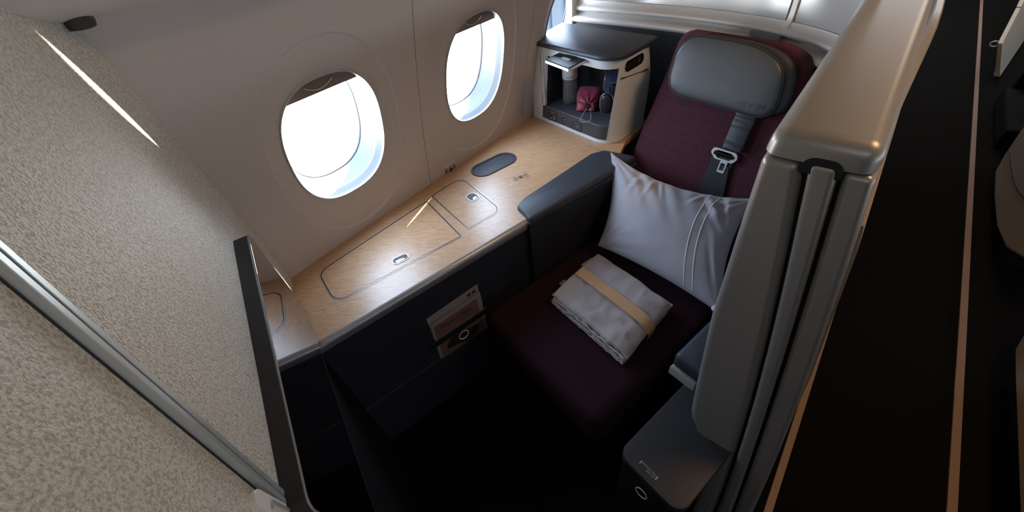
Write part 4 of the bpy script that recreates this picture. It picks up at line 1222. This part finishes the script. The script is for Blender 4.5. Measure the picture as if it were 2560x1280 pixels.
# ================================================================== REAR SHELL BEHIND THE SEAT
path = [Vector((p.x, p.y)) for p in smooth_path([(-1.156, 1.727, 0), (-0.96, 1.717, 0), (-0.765, 1.703, 0), (-0.62, 1.688, 0), (-0.491, 1.664, 0), (-0.39, 1.636, 0), (-0.299, 1.602, 0), (-0.196, 1.545, 0), (-0.119, 1.483, 0), (-0.085, 1.445, 0)], 5)]
rs = thing('rear_shell', 'pearl-framed curved shell with glossy grey panels behind the seat', 'seat shell', (-0.6, 1.7, 0))
link('lower_panel', *sweep(path, [(-0.014, 0.02), (-0.014, 1.006), (-0.032, 1.006), (-0.032, 0.02)]), M['navy'], rs, angle=40)
link('ledge_lip', *sweep(path, [(-0.030, 1.003), (-0.006, 1.003), (0.001, 1.008), (0.003, 1.015), (0.001, 1.022), (-0.006, 1.026), (-0.014, 1.027), (-0.030, 1.024)]), M['frame'], rs, angle=50)
link('ledge_channel', *sweep(path, [(-0.012, 1.026), (-0.036, 1.028), (-0.044, 1.034), (-0.046, 1.046), (-0.060, 1.046), (-0.060, 1.020), (-0.02, 1.020)]), M['frame'], rs, angle=50)
link('upper_rail', *sweep(path, [(-0.050, 1.041), (-0.030, 1.042), (-0.024, 1.046), (-0.022, 1.052), (-0.024, 1.058), (-0.030, 1.062), (-0.040, 1.068), (-0.044, 1.082), (-0.060, 1.082), (-0.060, 1.041)]), M['frame'], rs, angle=50)
link('inset_panel', *sweep(path[1:32], [(-0.050, 1.078), (-0.050, 1.42), (-0.064, 1.42), (-0.064, 1.078)]), M['shellgrey'], rs, angle=40)
link('inset_panel', *sweep(path[32:], [(-0.050, 1.078), (-0.050, 1.42), (-0.064, 1.42), (-0.064, 1.078)]), M['shellgrey'], rs, angle=40)
link('mullion', *sweep([path[31].lerp(path[32], 0.3), path[32].lerp(path[33], 0.2)], [(-0.030, 1.062), (-0.040, 1.075), (-0.0445, 1.10), (-0.0455, 1.42), (-0.066, 1.42), (-0.066, 1.062)]), M['frame'], rs, bevel=0.004)
# window-side post, curving into the ledge
pp = [(-1.150, 1.724), (-1.128, 1.722), (-1.114, 1.722), (-1.114, 1.79), (-1.150, 1.79)]
link('side_post', *prism(pp, 0.99, 1.42), M['frame'], rs, bevel=0.005)
link('top_cap', *sweep(path, [(-0.068, 1.415), (-0.034, 1.415), (-0.030, 1.43), (-0.036, 1.445), (-0.068, 1.445)]), M['frame'], rs, angle=50)
link('latch_cover', *sweep(path[27:33], [(-0.030, 1.030), (-0.010, 1.031), (-0.012, 1.045), (-0.040, 1.048)]), M['reveal'], rs, bevel=0.001, seg=2)

# ================================================================== CHAMPAGNE WING BESIDE THE AISLE
def wy(z): return 0.5 + 0.13 * z
def wing_prism(pts, y_back, push=0.0):
    """pts [(x, z)] on the sloping front end, run straight back to y_back"""
    return loft([[(x, wy(z) + push, z) for x, z in pts], [(x, y_back, z) for x, z in pts]])
wing = thing('suite_wing', 'tall champagne suite wing with stowed door slot beside the aisle', 'suite wing', (0.08, 1.0, 0))
left = [(-0.074, 1.150), (-0.069, 1.042), (-0.063, 0.930), (-0.056, 0.800), (-0.040, 0.660), (-0.025, 0.530), (-0.018, 0.480), (-0.012, 0.458), (0.012, 0.420), (0.050, 0.360), (0.068, 0.330), (0.075, 0.29), (0.096, 0.05), (0.099, 0.0)]
g1 = [(-0.0205, 1.150), (0.002, 1.05), (0.026, 0.946), (0.064, 0.722), (0.089, 0.54), (0.109, 0.388), (0.141, 0.117), (0.155, 0.0)]
g2 = [(0.029, 1.150), (0.047, 1.06), (0.065, 0.968), (0.096, 0.777), (0.131, 0.506), (0.178, 0.184), (0.203, 0.0)]
right = [(0.066, 1.150), (0.086, 1.06), (0.100, 0.985), (0.150, 0.684), (0.174, 0.489), (0.206, 0.236), (0.236, 0.0)]
def smooth_line(pts, deg=2, n=16):
    zz = [p[1] for p in pts]; c = np.polyfit(zz, [p[0] for p in pts], deg)
    return [(float(np.polyval(c, z)), float(z)) for z in np.linspace(zz[0], zz[-1], n)]
g1, g2, right = smooth_line(g1), smooth_line(g2), smooth_line(right)
YB = 1.66
link('inner_side', *wing_prism(left + g1[::-1], YB), M['champ'], wing, bevel=0.016, seg=5)
link('outer_side', *wing_prism(g2 + right[::-1], YB), M['champ'], wing, bevel=0.010, seg=4)
link('slot_liner', *wing_prism([(a - 0.004, b) for a, b in g1] + [(a + 0.004, b) for a, b in g2[::-1]], YB - 0.05, 0.022), M['groove'], wing, smooth=False)
# the sliding door stowed in the slot, showing its end
dl = [(a + 0.0062, b) for a, b in g1]; dl[0] = (dl[0][0], 1.1555)
dr = [(a - 0.0062, b) for a, b in g2]; dr[0] = (dr[0][0], 1.1555)
link('sliding_door', *wing_prism(dl + dr[::-1], 1.5, -0.0035), M['champ'], wing, bevel=0.010, seg=5)
# dark arch over the door slot
P = [(p.x, p.y) for p in poly_round([(-0.0215, 1.138), (-0.0215, 1.163), (0.0325, 1.163), (0.0325, 1.138)], (0.0008, 0.018, 0.018, 0.0008), 6)]
link('slot_arch', *wing_prism(P, 0.72, -0.0012), M['groove'], wing, smooth=False)
# cap: separate moulding with generous rounded front and sides
bm = bmesh.new()
cp_ = [(-0.0745, 1.1525), (0.0665, 1.1525), (0.0665, 1.192), (-0.0720, 1.192)]
V, F = wing_prism(cp_, YB)
bv = [bm.verts.new(v) for v in V]
for f in F: bm.faces.new([bv[i] for i in f])
bmesh.ops.recalc_face_normals(bm, faces=bm.faces)
es = [e for e in bm.edges if (e.verts[0].co.z > 1.18 and e.verts[1].co.z > 1.18 and not (e.verts[0].co.y > 1.6 and e.verts[1].co.y > 1.6)) or (e.verts[0].co.y < 0.7 and e.verts[1].co.y < 0.7 and abs(e.verts[0].co.z - e.verts[1].co.z) > 0.02)]
bmesh.ops.bevel(bm, geom=es, offset=0.024, segments=8, profile=0.5, affect='EDGES')
vs = [v.co.copy() for v in bm.verts]; bm.verts.index_update()
fs = [[v.index for v in f.verts] for f in bm.faces]
bm.free()
link('wing_cap', vs, fs, M['champ'], wing, angle=50)
# thin warm strip along the aisle side
link('aisle_strip', *loft([[(0.076, y, 1.066), (0.0865, y, 1.066), (0.0865, y, 1.071), (0.076, y, 1.0725)] for y in (0.655, YB)]), M['track'], wing, bevel=0.001, seg=2)
link('aisle_panel', *loft([[(0.0865 + 0.001, y, 1.066), (0.098, y, 1.02), (0.153, y, 0.684), (0.178, y, 0.489), (0.210, y, 0.236), (0.240, y, 0.0), (0.20, y, 0.0), (0.06, y, 1.06)] for y in (0.665, YB)]), M['shell_dim'], wing, angle=30)

# ================================================================== NEXT SUITE BEHIND, SEEN OVER THE WING
nw = thing('next_suite_door', 'slim grey door frame of the suite behind the champagne wing', 'door frame', (0.135, 2.4, 0))
pz = [(1.72, 0.02), (1.76, 0.60), (1.82, 0.758), (1.918, 0.785), (2.06, 0.85), (2.164, 0.905), (2.256, 0.935), (2.40, 0.948), (3.4, 0.955), (3.4, 0.02)]
link('door_leaf', *loft([[(x, y, z) for y, z in pz] for x in (0.118, 0.150)]), M['frame'], nw, bevel=0.010, seg=4)
ns = thing('next_suite_console', 'pale console of the suite behind, glimpsed past the wing cap', 'console', (-0.1, 2.5, 0))
link('console_body', *box((-0.13, 2.45, 0.42), (0.40, 0.70, 0.84)), M['white'], ns, bevel=0.01)
link('console_recess', *box((-0.05, 2.66, 0.8425), (0.24, 0.20, 0.010)), M['black'], ns, smooth=False)
link('suite_backrest', *box((-0.2, 3.15, 0.55), (0.5, 0.2, 1.0)), M['fabric'], ns, bevel=0.05, seg=5)

# ================================================================== CENTRE SUITES ACROSS THE AISLE
def aisle_shell(name, label, pts, x0, x1, material, seam=None):
    t = thing(name, label, 'seat shell', (x0 + 0.3, sum(p[0] for p in pts) / len(pts), 0), None)
    link('shell_panel', *loft([[(x0, y, z) for y, z in pts], [(x1, y, z) for y, z in pts]]), material, t, bevel=0.012, seg=4)
    if seam:
        link('panel_seam', *tube([(x0 - 0.0005, y, z) for y, z in smooth_path([(a, b, 0) for a, b in seam], 4) and [(p.x, p.y) for p in smooth_path([(a, b, 0) for a, b in seam], 4)]], 0.003, 6), M['groove'], t)
    return t
a = aisle_shell('aisle_seat_shell', 'rounded taupe suite side across the aisle, middle right edge', [(2.50, 0.055), (2.80, 0.040), (3.05, 0.050), (3.12, 0.12), (3.20, 0.30), (3.45, 0.85), (3.40, 1.15), (2.0, 1.15), (1.86, 0.85), (1.88, 0.40), (2.04, 0.21), (2.25, 0.11)], 0.762, 0.80, M['shell_dim'], [(3.09, 0.16), (2.85, 0.17), (2.60, 0.20), (2.30, 0.30), (2.0, 0.5)])
link('shell_foot', *box((0.98, 2.75, 0.12), (0.36, 0.9, 0.235)), M['black'], a, smooth=False)
b = aisle_shell('aisle_seat_shell', 'tan suite side across the aisle, lowest on the right edge', [(0.50, 0.128), (1.0, 0.130), (1.50, 0.132), (1.60, 0.136), (1.655, 0.19), (1.68, 0.40), (1.60, 0.9), (0.55, 1.1), (0.45, 0.9)], 0.762, 0.80, M['shell_tan'])
link('shell_foot', *box((1.00, 1.05, 0.12), (0.36, 1.0, 0.235)), M['black'], b, smooth=False)
c = thing('suite_partition', 'beige angled suite partition across the aisle at the upper right', 'partition', (0.9, 5.4, 0))
c0, c1 = Vector((0.762, 4.62)), Vector((1.10, 6.70)); cd_ = (c1 - c0).normalized(); cn_ = Vector((cd_.y, -cd_.x))
def cpt(s, z, o=0.0): return (c0.x + cd_.x * s + cn_.x * o - 0.45 * (z - 0.055), c0.y + cd_.y * s + cn_.y * o, z)
link('lower_board', *loft([[cpt(s, z, o) for s, z in ((0, 0.055), (0.62, 0.055), (0.62, 0.34), (0.0, 0.25))] for o in (0, 0.03)]), M['shell_tan'], c, bevel=0.006)
link('lower_board', *loft([[cpt(s, z, o) for s, z in ((0.632, 0.055), (2.1, 0.055), (2.1, 0.58), (0.632, 0.344))] for o in (0, 0.03)]), M['shell_tan'], c, bevel=0.006)
link('board_edge', *loft([[cpt(s, z, o) for s, z in ((0, 0.03), (2.1, 0.03), (2.1, 0.056), (0, 0.056))] for o in (-0.004, 0.03)]), M['shell_dim'], c, smooth=False)
rg_ = [Vector(cpt(0.03, 0.235, -0.006)) + Vector((0.024 * math.cos(t_) - 0.012, 0, 0.018 * math.sin(t_))) for t_ in np.linspace(0, 2 * math.pi, 16, endpoint=False)]
link('grab_loop', *tube(rg_, 0.006, 6, True), M['alu'], c)
d = thing('centre_recliner', 'dark blue centre suite recliner beyond the beige angled partition', 'recliner', (1.6, 5.9, 0))
link('seat_cushion', *box((1.60, 5.95, 0.26), (0.50, 1.2, 0.42)), M['darkseat'], d, bevel=0.04, seg=4)
link('seat_side', *box((1.32, 5.95, 0.30), (0.05, 1.2, 0.50)), M['bin'], d, bevel=0.01)
e_ = thing('floor_stowage', 'dark stowage box with maroon pouch across the aisle, right edge', 'stowage box', (0.95, 3.95, 0))
link('box_body', *box((1.0, 3.80, 0.06), (0.44, 0.70, 0.12)), M['footwell'], e_, bevel=0.02)
link('box_rim', *box((1.02, 4.20, 0.12), (0.40, 0.06, 0.23)), M['footwell'], e_, bevel=0.01)
link('maroon_pouch', *box((0.93, 3.72, 0.14), (0.14, 0.30, 0.04)), M['fabric'], e_, bevel=0.012)
rg_ = [Vector((0.90, 3.78, 0.170)) + Vector((0.030 * math.cos(t_), 0.05 * math.sin(t_), 0)) for t_ in np.linspace(0, 2 * math.pi, 16, endpoint=False)]
link('pouch_ring', *tube(rg_, 0.006, 6, True), M['buckle'], e_)
